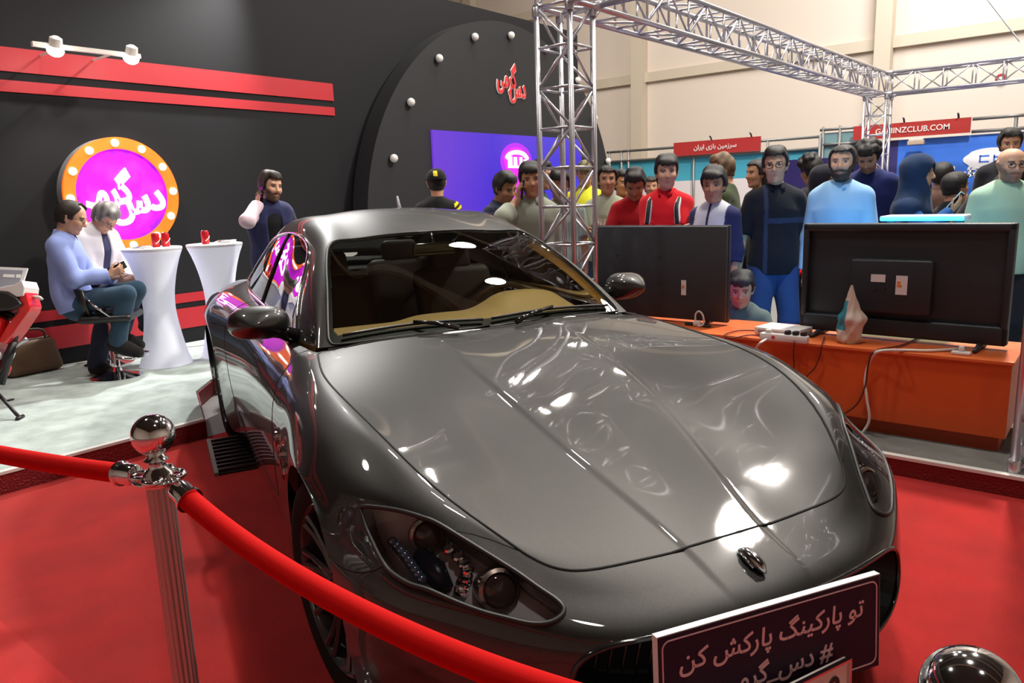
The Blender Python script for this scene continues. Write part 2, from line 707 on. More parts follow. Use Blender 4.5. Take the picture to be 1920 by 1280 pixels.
def skeleton(H=1.75, build=1., lean=0., chest=0., twist=0., head=(0, 0, 0), hip=None, feet=None, knee=None, arms=None, fem=False):
    s = H / 1.75
    J = {}
    hz = .93 * s if hip is None else hip[2]
    hx, hy = (0, 0) if hip is None else hip[:2]
    Mp = _tr(hx, hy, hz) @ _rot('X', -lean)
    Mc = Mp @ _tr(0, 0, .15 * s) @ _rot('Z', twist) @ _rot('X', -chest) @ _tr(0, 0, -.15 * s)
    J['Mp'], J['Mc'], J['s'] = Mp, Mc, s
    b = build
    T = []
    T.append(_prim((0, 0, .0), (0, 0, .02 * s), .158 * s * b, .155 * s * b, .05, Mp, .72, 'pelvis'))
    T.append(_prim((0, .005, .02 * s), (0, .005, .16 * s), .150 * s * b, .142 * s * b, .05, Mp, .70, 'belly'))
    T.append(_prim((0, .005, .16 * s), (0, 0, .36 * s), .142 * s * b, .168 * s * b, .05, Mc, .66, 'chest'))
    T.append(_prim((0, -.005, .36 * s), (0, -.01, .43 * s), .165 * s * b, .11 * s * b, .05, Mc, .62, 'chest'))
    shx = (.145 if fem else .160) * s * (.5 + .5 * b)
    T.append(_prim((-shx * .86, -.012, .452 * s), (shx * .86, -.012, .452 * s), .050 * s, .050 * s, .04, Mc, 1, 'chest'))
    for sg in (-1, 1):
        T.append(_prim((sg * .03 * s, -.02, .515 * s), (sg * shx * .7, -.015, .468 * s), .045 * s, .042 * s, .04, Mc, 1, 'chest'))
    # neck and head
    nb = _ap(Mc, (0, -.015, .49 * s))
    hd_m = Mc @ _tr(0, -.005, .575 * s) @ _rot('Z', head[0]) @ _rot('X', -head[1]) @ _rot('Y', head[2]) @ _tr(0, .022, .115)
    if head[1] > .3:
        hd_m = hd_m
    J['head'] = hd_m
    J['neckbase'] = nb
    T.append(_prim(nb, _ap(hd_m, (0, -.03, -.05)), .058 * s * (.6 + .4 * b), .054, .03, part='neck'))
    A = {}
    arms = arms or {}
    for side, sg in (('L', -1), ('R', 1)):
        S = _ap(Mc, (sg * shx, -.012, .455 * s))
        sp = arms.get(side, {})
        tgt = sp.get('to', (sg * .215, .05, -.10))
        W = _ap(Mc, np.array(tgt) * s) if not sp.get('abs') else np.array(tgt, float)
        hint = sp.get('hint', (sg * .5, -1, -.2))
        hint = Mc[:3, :3] @ np.array(hint, float)
        E, W = _ik(S, W, .285 * s, .255 * s, hint)
        A[side] = (S, E, W)
        ar = .9 if fem else 1.
        T.append(_prim(S, E, .050 * s * b * ar, .041 * s * b * ar, .02, part='uarm' + side))
        T.append(_prim(E, W, .043 * s * b * ar, .027 * s * ar, .018, part='farm' + side))
        f = sp.get('f')
        f = _nrm(W - E) if f is None else _nrm(Mc[:3, :3] @ np.array(f, float))
        n = Mc[:3, :3] @ np.array(sp.get('n', (-sg, 0, 0)), float)
        T += _hand(W, f, n, side == 'R', sp.get('curl', .25), s * (.92 if fem else 1.))
        J['hand' + side] = (W, f, n)
    J['arms'] = A
    # legs
    Lg = {}
    for side, sg in (('L', -1), ('R', 1)):
        Hj = _ap(Mp, (sg * .088 * s, 0, -.03 * s))
        ft = (feet or {}).get(side, (sg * .10, 0, 0.))
        An = np.array([ft[0], ft[1], ft[2] + .085 * s])
        kh = (knee or {}).get(side, (sg * .1, 1, 0))
        K, An = _ik(Hj, An, .43 * s, .405 * s, kh)
        Lg[side] = (Hj, K, An)
        T.append(_prim(Hj, K, .086 * s * b, .057 * s, .03, part='thigh' + side))
        T.append(_prim(K, An, .056 * s, .038 * s, .02, part='calf' + side))
        td = (feet or {}).get(side + 'd', (sg * .15, 1, 0))
        td = _nrm(td)
        hl = An + np.array([0, 0, -.045 * s]) - td * .045 * s
        T.append(_prim(hl, hl + td * .12 * s + np.array([0, 0, .0]), .04 * s, .042 * s, .02, part='foot' + side))
        T.append(_prim(hl + td * .1 * s, hl + td * .2 * s + np.array([0, 0, -.012 * s]), .04 * s, .03 * s, .02, part='foot' + side))
    J['legs'] = Lg
    return J, T


def head_prims(M, fem=False):
    m = lambda a, b, ra, rb, sm, ys=1.: _prim(a, b, ra, rb, sm, M, ys, 'head')
    j = .92 if fem else 1.
    P = [m((0, -.022, .035), (0, .012, .040), .080, .076, .02, 1.), m((0, -.02, .0), (0, .02, -.01), .072, .068, .02),
         m((0, .025, -.03), (0, .042, -.072), .054 * j, .036 * j, .03), m((-.026, .03, -.075), (.026, .03, -.075), .032 * j, .032 * j, .03),
         m((0, .066, -.098), (0, .069, -.096), .017, .017, .02),
         m((0, .086, .02), (0, .106, -.022), .0085, .0125, .012), m((-.011, .094, -.026), (.011, .094, -.026), .008, .008, .008),
         m((-.034, .076, .034), (.034, .076, .034), .0135, .0135, .012),
         m((-.036, .060, -.02), (-.03, .058, -.03), .026, .024, .02), m((.036, .060, -.02), (.03, .058, -.03), .026, .024, .02),
         m((-.016, .081, -.056), (.016, .081, -.056), .0075, .0075, .006), m((-.013, .080, -.067), (.013, .080, -.067), .0075, .0075, .006)]
    for sg in (-1, 1):
        P.append(m((sg * .079, -.012, .018), (sg * .075, -.006, -.022), .016, .011, .008, 1.))
    E = [m((sg * .032, .094, .010), (sg * .034, .094, .010), .0125, .0125, .012) for sg in (-1, 1)]
    return P, E


def face_colors(V, M, skin, brow, beard=0., lips=(.42, .17, .14)):
    L = (V - M[:3, 3]) @ M[:3, :3]
    x, y, z = np.abs(L[:, 0]), L[:, 1], L[:, 2]
    C = np.tile(np.array(skin), (len(V), 1))
    brow = np.array(brow)

    def mixin(w, c):
        w = np.clip(w, 0, 1)[:, None]
        C[:] = C * (1 - w) + np.array(c) * w
    near = (np.linalg.norm(L, axis=1) < .17)
    # warm cheeks and nose, ears
    mixin(near * np.exp(-((x - .04) ** 2 + (z + .03) ** 2) / .0007) * .25 * (y > .03), np.array(skin) * np.array([1.1, .75, .7]))
    mixin(near * (y > .06) * np.clip(1.3 - (np.abs(z + .061) / .011) - np.abs(x) / .035, 0, .8), lips)
    mixin(near * (y > .055) * np.clip(1.6 - np.abs((z - .033 + (x - .033) ** 2 * 4)) / .0042, 0, .9) * (x > .013) * (x < .052), brow)
    ey = near * (y > .05) * (x > .017) * (x < .049) * np.clip(1.8 - np.abs(z - .011) / .0052, 0, 1)
    mixin(ey * .55, (.55, .5, .48))
    mixin(ey * np.clip(1.5 - np.abs(x - .033) / .0065, 0, 1), (.02, .012, .01))
    mixin(near * (y > .05) * (x > .016) * (x < .05) * np.clip(1.4 - np.abs(z - .0185) / .003, 0, .9), (.03, .02, .015))
    if beard:
        w = near * np.clip((-.035 - z + np.clip(x - .045, 0, .04) * 1.6) / .012, 0, 1) * (y > -.012) * (z > -.14)
        mo = near * (y > .07) * np.clip(1.5 - np.abs(z + .043) / .006, 0, 1) * (x < .032)
        lipw = np.clip(1.2 - (np.abs(z + .061) / .012) - x / .04, 0, 1)
        mixin(np.maximum(w, mo) * (1 - lipw) * beard, brow * 1.3)
    return C


def hair_prims(M, style='short'):
    m = lambda a, b, ra, rb, sm, ys=1.: _prim(a, b, ra, rb, sm, M, ys, 'hair')
    P = [m((0, -.026, .042), (0, .012, .046), .0875, .0835, .02), m((0, -.03, .0), (0, -.028, -.03), .080, .070, .02)]
    if style in ('quiff', 'thick', 'curly'):
        P += [m((-.022, .035, .098), (.026, .048, .102), .034, .036, .02), m((-.025, -.02, .103), (.025, -.02, .103), .042, .042, .02)]
    if style == 'curly':
        rr = np.random.RandomState(3)
        for _ in range(26):
            a, e = rr.uniform(0, 6.28), rr.uniform(.15, 1.4)
            P.append(m(*([(.088 * math.cos(a) * math.cos(e), -.012 + .095 * math.sin(a) * math.cos(e), .045 + .095 * math.sin(e))] * 2), .026, .026, .008))
    if style == 'fringe':
        P += [m((-.032, .062, .078), (.034, .064, .084), .024, .027, .02), m((-.03, -.01, .10), (.03, -.01, .10), .042, .042, .03)]
    if style == 'long':
        P += [m((0, -.045, .03), (0, -.075, -.14), .085, .075, .03), m((.05, -.03, .0), (.06, -.04, -.16), .05, .04, .03), m((-.05, -.03, .0), (-.06, -.04, -.16), .05, .04, .03)]
    return P


def _hair_keep(M, style):
    Rm, t = M[:3, :3], M[:3, 3]

    def f(P):
        L = (P - t) @ Rm
        x, y, z = np.abs(L[..., 0]), L[..., 1], L[..., 2]
        hl = {'balding': .100, 'fringe': .060, 'long': .080}.get(style, .080)
        top = hl - z + np.clip(x - .035, 0, 1) * .5 + .005 * np.sin(L[..., 0] * 140 + hl * 300)
        if style == 'balding':
            top = np.maximum(top, y - .0)
        lowz = -.3 if style == 'long' else -.066 + np.clip(x - .03, 0, 1) * .4
        back = np.maximum(y + .012 - np.clip(z, 0, .08) * .5, lowz - z)
        side = np.maximum(np.maximum(y - .034 - np.clip(z - .03, 0, 1) * .4, -.004 - z), .05 - x)
        k = np.minimum(np.minimum(top, back), side)
        return k
    return f


def person(label, loc, heading, H=1.75, build=1., skin=(.45, .25, .17), hair=('short', (.02, .015, .012)), beard=0., pose=None, wear=(), cell=.0075, group=None,
           fem=False, cap=None, glasses=None, z0=0., cover=None, seed=1):
    pose = dict(pose or {})
    J, T = skeleton(H=H, build=build, fem=fem, **pose)
    root = thing('person', label, 'person', (loc[0], loc[1], z0), math.atan2(-heading[0], heading[1]), group)
    skin = np.array(skin)
    HP, ES = head_prims(J['head'], fem)
    V, Q = sdf_mesh(T + HP, cell, carve=ES)
    C = face_colors(V, J['head'], skin, np.array(hair[1]) * .9 + .004, beard, lips=skin * np.array([.95, .55, .55]))
    np_mesh('body', V, Q, MATS['skin'], root, C)
    if hair[0] != 'none':
        V, Q = sdf_mesh(hair_prims(J['head'], hair[0]), max(cell * .8, .005), fold=.006 if cap is None else .0, seed=seed, extra=_hair_keep(J['head'], hair[0]))
        rr = np.random.RandomState(seed)
        C = np.tile(np.array(hair[1]), (len(V), 1)) * (1 + .35 * np.sin(V @ (rr.normal(size=3) * 130)))[:, None]
        np_mesh('hair', V, Q, MATS['hair'], root, np.clip(C, 0, 1))
    Mc, Mp, s = J['Mc'], J['Mp'], J['s']
    wear = [q for w in wear for q in ([('shoe', w[1], dict(side='L')), ('shoe', w[1], dict(side='R'))] if w[0] == 'shoes' else [w])]
    for w in wear:
        kind, col = w[0], w[1]
        o = w[2] if len(w) > 2 else {}
        off = o.get('off', .008)
        prims = []
        cuts = []
        carve = []
        if kind in ('shirt', 'jacket', 'vest', 'cloak'):
            sl = o.get('sleeve', 'short')
            hem = o.get('hem', -.06) * s
            for p in T:
                if p['part'] in ('pelvis', 'belly', 'chest'):
                    prims.append(dict(p, sm=.05))
                if p['part'].startswith('uarm') and sl != 'none':
                    if sl == 'short':
                        d = _nrm(p['b'] - p['a'])
                        L = np.linalg.norm(p['b'] - p['a']) * o.get('len', .72)
                        prims.append(dict(p, ra=p['ra'] + .0, rb=p['rb'] + .012, cut=(p['a'] + d * L, d), sm=.022))
                    else:
                        prims.append(dict(p, ra=p['ra'] + .0, rb=p['rb'] + .005, sm=.022))
                if p['part'].startswith('farm') and sl in ('long', 'rolled'):
                    d = _nrm(p['b'] - p['a'])
                    L = np.linalg.norm(p['b'] - p['a']) * (.95 if sl == 'long' else .35)
                    prims.append(dict(p, ra=p['ra'] + .006, rb=p['rb'] + .009, cut=(p['a'] + d * L, d), sm=.025))
            up = Mp[:3, 2]
            prims.append(_prim((0, 0, hem - .03), (0, 0, .02), .160 * s * build, .157 * s * build, .05, Mp, .73, 'pelvis'))
            cuts.append((_ap(Mp, (0, 0, hem)), -up))
            if hem < -.1 and 'hemr' in o:
                prims.append(_prim((0, 0, hem - .05), (0, 0, 0), o['hemr'], .15 * s, .05, Mp, .75, 'skirt'))
            if o.get('open'):
                wd_ = o['open']
                carve.append(_prim((0, .25, hem - .3), (0, .25, .64), wd_, wd_, .01, Mc, 4., 'x'))
            if o.get('vneck'):
                carve.append(_prim((0, .12, .40 * s), (0, .10, .52 * s), .02, .06, .01, Mc))
        elif kind == 'pants':
            for p in T:
                if p['part'] == 'pelvis' or p['part'].startswith('thigh'):
                    prims.append(p)
                if p['part'].startswith('calf'):
                    prims.append(dict(p, rb=p['rb'] + .012))
            for sd in 'LR':
                An = J['legs'][sd][2]
            prims = [dict(p, cut=(p['b'] + _nrm(p['b'] - p['a']) * .02, _nrm(p['b'] - p['a']))) if p['part'].startswith('calf') else p for p in prims]
            cuts.append((_ap(Mp, (0, 0, .10 * s)), Mp[:3, 2]))
        elif kind == 'shoe':
            prims = [p for p in T if p['part'] == 'foot' + o['side']]
            off = .007
        elif kind == 'straps':
            pass
        cl = max(cell, .0075) * o.get('cs', 1.1)
        V, Q = sdf_mesh(prims, cl, off=off, cuts=cuts, carve=carve, fold=o.get('fold', .007) * .75, seed=seed + 7)
        if callable(col):
            Lc = (V - Mc[:3, 3]) @ Mc[:3, :3] / s
            near = np.argmin(np.stack([np.abs(_dist(p, V, off)) if True else 0 for p in prims]), 0)
            parts = np.array([p['part'] for p in prims])[near]
            C = col(Lc, parts)
        else:
            C = np.tile(np.array(col), (len(V), 1))
        nm = o.get('name', {'cloak': 'robe', 'pants': 'trousers'}.get(kind, kind))
        ob = np_mesh(nm, V, Q, MATS[o.get('mat', 'cloth')], root, C)
        if o.get('label'):
            ob['label'] = o['label']
        if o.get('collar'):
            nb = J['neckbase'] + Mc[:3, 1] * .004
            ax = _nrm(_ap(J['head'], (0, -.03, -.05)) - nb)
            nb = nb + ax * .034 * s
            fw = _nrm(Mc[:3, 1] - ax * (Mc[:3, 1] @ ax))
            rt = np.cross(fw, ax)
            cm = MB()
            n_ = 28
            P_ = []
            for k in range(n_ + 1):
                a_ = math.pi * 2 * (.045 + .91 * k / n_)
                dr = fw * math.cos(a_) + rt * math.sin(a_)
                fr = max(0., math.cos(a_)) ** 2
                for (r_, z_) in ((.071, .050 - .022 * fr), (.077, .052 - .022 * fr), (.092 + .012 * fr, .008 - .030 * fr), (.086, .004 - .02 * fr)):
                    P_.append(nb + (dr * r_ + ax * z_) * s)
            cm.add(P_, [(4 * k + j, 4 * k + (j + 1) % 4, 4 * k + 4 + (j + 1) % 4, 4 * k + 4 + j) for k in range(n_) for j in range(4)])
            cc = C.mean(0) * .93
            cm.build('collar', mat('collar_%d' % seed, tuple(cc), .9, spec=.2), ob, smooth=True)
    hm = J['head']
    if cap is not None:
        P = [_prim((0, -.024, .045), (0, .008, .05), .094, .090, .02, hm)]
        if cap.get('brim', True):
            P.append(_prim((-.035, .09 if not cap.get('back') else -.10, .058), (.035, .09 if not cap.get('back') else -.10, .058), .05, .05, .02, hm, 1.0))
            P[-1]['M'] = hm @ np.diag([1., 1., .22, 1.])
            P[-1]['a'][2] /= .22
            P[-1]['b'][2] /= .22
            P[-1] = None
            P = [p for p in P if p]
        V, Q = sdf_mesh(P, .006, cuts=[(_ap(hm, (0, 0, .035)), -hm[:3, 2])])
        L = (V - hm[:3, 3]) @ hm[:3, :3]
        C = np.tile(np.array(cap['col']), (len(V), 1))
        if cap.get('badge') is not None:
            sgn = -1 if cap.get('back') else 1
            w = (sgn * L[:, 1] > .05) & (np.abs(L[:, 0] - cap.get('bx', 0)) < .018) & (np.abs(L[:, 2] - .085) < .025)
            C[w] = cap['badge']
        if cap.get('camo'):
            w = np.sin(L @ np.array([90, 70, 110])) > .3
            C[w] = np.array(cap['camo'])
        np_mesh('cap', V, Q, MATS['cloth'], root, C)
        m = MB()
        y0 = .07 if not cap.get('back') else -.075
        dr = 1 if not cap.get('back') else -1
        poly = []
        for k in range(13):
            a = math.pi * k / 12
            poly.append((.075 * math.cos(a), y0 + dr * .075 * math.sin(a)))
        m.prism(poly, Matrix(hm.tolist()) @ Matrix.Translation((0, 0, .036)), .006)
        if cap.get('brim', True):
            m.build('cap_brim', mat('cap_brim_%d' % seed, cap['col'], .9), root)
    if glasses is not None:
        m = MB()
        Mm = Matrix(hm.tolist())
        for sg in (-1, 1):
            pts = [Mm @ Vector((sg * .034 + .023 * math.cos(a) * (1.05), .104 - .004 * math.cos(a * 0), .008 + .016 * math.sin(a))) for a in [6.283 * k / 14 for k in range(14)]]
            m.tube(pts, .0016 if glasses != 'thick' else .0026, 5, closed=True)
            m.tube([Mm @ Vector((sg * .057, .102, .014)), Mm @ Vector((sg * .082, .0, .016))], .0016, 5)
        m.tube([Mm @ Vector((-.011, .105, .012)), Mm @ Vector((0, .108, .014)), Mm @ Vector((.011, .105, .012))], .0016, 5)
        m.build('glasses', mat('glasses_frame', (.01, .01, .01), .3), root)
    if cover is not None:
        Rm, t = hm[:3, :3], hm[:3, 3]
        P = [_prim((0, -.03, .04), (0, .0, .045), .102, .098, .03, hm), _prim((0, -.02, -.02), (0, -.01, -.11), .10, .085, .04, hm)]
        nb = _ap(Mc, (0, .0, .40 * s))
        P += [_prim(_ap(hm, (0, -.02, -.1)), nb, .10, .15 * s, .05), _prim(_ap(Mc, (-.13, 0, .42 * s)), _ap(Mc, (.13, 0, .42 * s)), .10, .10, .05)]
        if cover.get('long'):
            P += [_prim(_ap(Mc, (0, -.02, .35 * s)), _ap(Mc, (0, -.03, -.15)), .19, .22, .06)]

        def ex(Pp):
            L = (Pp - t) @ Rm
            e = (np.sqrt((L[..., 0] / .070) ** 2 + ((L[..., 2] + .010) / .098) ** 2) - 1) * .07
            return np.minimum(-np.maximum(e, .030 - L[..., 1]), .05)
        V, Q = sdf_mesh(P, .0085, extra=ex, fold=.008, seed=seed)
        np_mesh('headscarf', V, Q, MATS['cloth'], root, np.tile(np.array(cover['col']), (len(V), 1)))
    return root, J


mat('skin', (.4, .25, .18), .55, attr=True, spec=.35)
mat('cloth', (.4, .4, .4), .9, attr=True, spec=.2, bump=.15, bscale=400, sheen=.1)
mat('shiny_cloth', (.4, .4, .4), .55, attr=True)
mat('hair', (.02, .02, .02), .5, attr=True, spec=.4, bump=.4, bscale=250)

# ---------------------------------------------------------------- the hall
carpet_red = mat('carpet_red', srgb(168, 30, 27), .95, bump=.5, bscale=260, vary=.16, vscale=3.5, spec=.15, sheen=.15)
carpet_red2 = mat('carpet_red_strip', srgb(186, 38, 36), .95, bump=.5, bscale=260, vary=.12, vscale=4, spec=.15, sheen=.15)
carpet_grey = mat('carpet_grey', srgb(176, 188, 184), .95, bump=.5, bscale=220, vary=.22, vscale=6, spec=.15)
hall_white = mat('hall_wall_white', srgb(222, 208, 194), .8)
hall_frame = mat('hall_frame_cream', srgb(205, 192, 172), .7)
black_wall = mat('booth_wall_black', srgb(26, 26, 29), .75, spec=.25)
red_band = mat('booth_band_red', srgb(178, 28, 40), .5)
steel = mat('brushed_aluminium', srgb(205, 205, 212), .32, metal=.85)
chrome = mat('chrome', (.75, .75, .76), .07, metal=1)

struct(MB().b2(-9, 20, -9, 18, -.06, -.006).build('floor', mat('hall_floor_grey', srgb(120, 118, 116), .5)))
struct(MB().b2(-6, 3.95, -6, 4.45, -.006, 0.).build('floor', carpet_red), 'red carpet')
a, b_ = on(0, 1165, 2, 0), on(135, 1280, 2, 0)
d = (b_ - a).normalized()
nn = Vector((-d.y, d.x, 0))
if nn.x > 0:
    nn = -nn
q0, q1 = a - d * 3, b_ + d * 3
m = MB()
m.add([q0, q1, q1 + nn * 2, q0 + nn * 2] + [p + Vector((0, 0, .004)) for p in (q0, q1, q1 + nn * 2, q0 + nn * 2)], [(0, 1, 2, 3), (4, 5, 6, 7), (0, 1, 5, 4), (1, 2, 6, 5), (2, 3, 7, 6), (3, 0, 4, 7)])
struct(m.build('floor', carpet_red2), 'red carpet strip laid over the edge of the first')
HX = 18.
struct(MB().b2(HX, HX + .2, -9, 18, 0, 9).build('wall_right', hall_white))
struct(MB().b2(-9, HX, 17.8, 18, 0, 9).build('wall_back', hall_white))
struct(MB().b2(-9.2, -9, -9, 18, 0, 9).build('wall_left', hall_white))
struct(MB().b2(-9, HX, -9.2, -9, 0, 9).build('wall_front', hall_white))
struct(MB().b2(-9, HX, -9, 18, 9, 9.2).build('ceiling', mat('hall_ceiling', srgb(72, 68, 63), .85)))
k = 1
for z in (4.36, 6.5):
    struct(MB().b2(HX - .12, HX, -9, 17.8, z - .13, z + .10).build('trim_%d' % k, hall_frame))
    k += 1
for y in (4.33, 10.2, -1.5, 16):
    struct(MB().b2(HX - .30, HX - .02, y - .16, y + .16, 0, 9).build('trim_%d' % k, hall_frame))
    k += 1
for z in (4.2, 5.6, 7.0):
    struct(MB().b2(-9, HX, 17.66, 17.8, z - .1, z + .1).build('trim_%d' % k, hall_frame))
    k += 1
for x_ in (2, 6, 10, 14):
    struct(MB().b2(x_ - .12, x_ + .12, -9, 17.8, 8.7, 9.0).build('trim_%d' % k, hall_frame))
    k += 1
al = thing('fire_alarm', 'small round red sign high on the white hall wall', 'sign', tuple(on(1877, 148, 0, HX - .03)))
MB().lathe([(.10, 0), (.10, .02), (.09, .025)], (0, 0, 0), 20, Matrix.Rotation(R(-90), 3, 'Y')).build('disc', mat('alarm_red', srgb(150, 40, 45), .5), al)
MB().lathe([(.045, .02), (.045, .03)], (0, 0, 0), 16, Matrix.Rotation(R(-90), 3, 'Y')).build('symbol', mat('alarm_white', srgb(230, 220, 215), .6), al)
wv = MB()
wv.tube([on(1822, -40, 0, 14), on(1912, 78, 0, 14)], .012, 6)
tag(wv.build('hanging_wire', steel), 'thin wire running down the hall wall towards the far truss', 'wire')

# ---------------------------------------------------------------- platforms
def platform(name, label, x0, x1, y0, y1, z, front):
    t = thing(name, label, 'platform', ((x0 + x1) / 2, (y0 + y1) / 2, 0))
    cx, cy = (x0 + x1) / 2, (y0 + y1) / 2
    MB().b2(x0 - cx + .012, x1 - cx - .012, y0 - cy + .012, y1 - cy, .0, z).build('deck', carpet_grey if front == 'y' else mat('carpet_grey_dark', srgb(118, 118, 114), .95, bump=.5, bscale=220, vary=.15, vscale=6, spec=.15), t)
    tread = mat('tread_plate_red', srgb(120, 30, 32), .45, metal=.3, bump=.9, bscale=90)
    e = MB()
    n_ = MB()
    if front == 'y':
        e.b2(x0 - cx, x1 - cx, y0 - cy, y0 - cy + .01, 0, z - .012)
        n_.b2(x0 - cx, x1 - cx, y0 - cy - .004, y0 - cy + .035, z - .012, z + .004)
    else:
        e.b2(x0 - cx, x0 - cx + .01, y0 - cy, y1 - cy, 0, z - .012)
        n_.b2(x0 - cx - .004, x0 - cx + .035, y0 - cy, y1 - cy, z - .012, z + .004)
    e.build('edge_strip', tread, t, label='red tread plate edge')
    n_.build('nosing', mat('nosing_white', srgb(215, 215, 210), .45), t)
    return t


sp_ = platform('stage_platform', 'low stage with pale grey carpet in front of the black booth wall', -3.0, 2.26, 4.45, 7.2, .12, 'y')
o_ = Vector(sp_.location)
m = MB()
m.prism([(x_ - o_.x, y_ - o_.y) for x_, y_ in ((2.248, 4.462), (2.262, 4.462), (2.60, 5.2), (2.86, 5.46), (5.6, 5.46), (5.6, 7.2), (2.248, 7.2))], Matrix.Identity(4), .12)
m.build('deck', carpet_grey, sp_)
m = MB()
for (xa, ya_), (xb, yb_) in (((2.262, 4.45), (2.61, 5.195)), ((2.61, 5.195), (2.865, 5.45)), ((2.865, 5.45), (5.6, 5.45))):
    L_ = math.hypot(xb - xa, yb_ - ya_)
    m.box(((xa + xb) / 2 - o_.x, (ya_ + yb_) / 2 - o_.y, .054), (L_, .01, .107), math.atan2(yb_ - ya_, xb - xa))
m.build('edge_strip', mat('tread_plate_red', srgb(120, 30, 32), .45), sp_, label='red tread plate edge')
platform('counter_platform', 'low dark grey carpeted step under the orange counter', 3.95, 4.84, -3.0, 3.2, .10, 'x')

# ---------------------------------------------------------------- black booth wall
BY = 7.2
struct(MB().b2(-4, 10.66, BY + .03, BY + .2, 0, 4.02).build('wall_booth', black_wall))
struct(MB().b2(-4, 5.63, BY, BY + .03, 0, 2.80).build('wall_booth', black_wall))
k = 30
for z0, z1 in ((2.592, 2.782), (2.43, 2.522), (.525, .614), (.268, .468)):
    struct(MB().b2(-4, 5.62, BY - .012, BY, z0, z1).build('trim_%d' % k, red_band))
    k += 1

# the round lit sign
WHITE_LIT = mat('lit_white', (1, 1, 1), .5, emit=(1, 1, 1), estr=2.2)
bulb_lit = mat('bulb_lit', (1, 1, .97), .3, emit=(1, .95, .85), estr=3.0)
SGY = 7.08
sg_c = on(231, 365, 1, SGY)
SR = .505
sign = thing('round_sign', 'round orange and magenta lit sign with white script and bulbs on the black wall', 'sign', tuple(sg_c))
MF = frame((0, 0, 0), (1, 0, 0), (0, 0, 1))  # z axis of frame points to -y (to the room)
MB().ring(SR * .0 + .001, SR, Matrix.Translation((0, BY - SGY - .002, 0)) @ MF, .11, 72).build('drum', mat('sign_drum_grey', srgb(130, 130, 135), .5), sign, auto=30)
org = mat('sign_orange', srgb(250, 110, 25), .5, emit=srgb(255, 110, 15), estr=.75)
MB().ring(SR * .80, SR, Matrix.Translation((0, .01, 0)) @ MF, .03, 72).build('ring', org, sign, auto=30)
fm_ = bpy.data.materials.new('sign_magenta')
fm_.use_nodes = True
nt = fm_.node_tree
bs_ = nt.nodes['Principled BSDF']
tc = nt.nodes.new('ShaderNodeTexCoord')
nz = nt.nodes.new('ShaderNodeTexNoise')
nz.inputs['Scale'].default_value = 4.5
nz.inputs['Detail'].default_value = 5
nt.links.new(tc.outputs['Object'], nz.inputs['Vector'])
ln = nt.nodes.new('ShaderNodeVectorMath')
ln.operation = 'LENGTH'
nt.links.new(tc.outputs['Object'], ln.inputs[0])
mr = nt.nodes.new('ShaderNodeMapRange')
mr.inputs[1].default_value = .30
mr.inputs[2].default_value = .46
mr.inputs[3].default_value = .0
mr.inputs[4].default_value = .45
nt.links.new(ln.outputs['Value'], mr.inputs[0])
sb = nt.nodes.new('ShaderNodeMath')
sb.operation = 'SUBTRACT'
nt.links.new(nz.outputs['Fac'], sb.inputs[0])
nt.links.new(mr.outputs[0], sb.inputs[1])
cr = nt.nodes.new('ShaderNodeValToRGB')
cr.color_ramp.elements[0].position = .12
cr.color_ramp.elements[0].color = (*srgb(110, 10, 200), 1)
cr.color_ramp.elements[1].position = .42
cr.color_ramp.elements[1].color = (*srgb(250, 5, 255), 1)
e_ = cr.color_ramp.elements.new(.66)
e_.color = (*srgb(255, 60, 255), 1)
e_ = cr.color_ramp.elements.new(.8)
e_.color = (*srgb(255, 215, 255), 1)
nt.links.new(sb.outputs[0], cr.inputs[0])
nt.links.new(cr.outputs[0], bs_.inputs['Emission Color'])
bs_.inputs['Emission Strength'].default_value = 1.3
bs_.inputs['Base Color'].default_value = (.2, .0, .2, 1)
MB().ring(.001, SR * .81, Matrix.Translation((0, .012, 0)) @ MF, .012, 72).build('face', fm_, sign)
for i in range(12):
    a = R(93 + 30 * i)
    c = Vector((SR * .90 * math.cos(a), -.025, SR * .90 * math.sin(a)))
    MB().ball(c, .034, 8, (1, .8, 1)).build('bulb', bulb_lit, sign, smooth=True)
Rt = Matrix.Rotation(R(8), 4, 'Z')
lettering('script', persian('گرمی'), Matrix.Translation((-SR * .36, -.005, SR * .02)) @ MF @ Rt, SR * 1.08, .02, WHITE_LIT, sign, bold=.035, shear=.1, height=SR * .78)
lettering('script', persian('دس'), Matrix.Translation((SR * .24, -.005, -SR * .24)) @ MF @ Rt, SR * 1.0, .02, WHITE_LIT, sign, bold=.035, shear=.1, height=SR * .52)

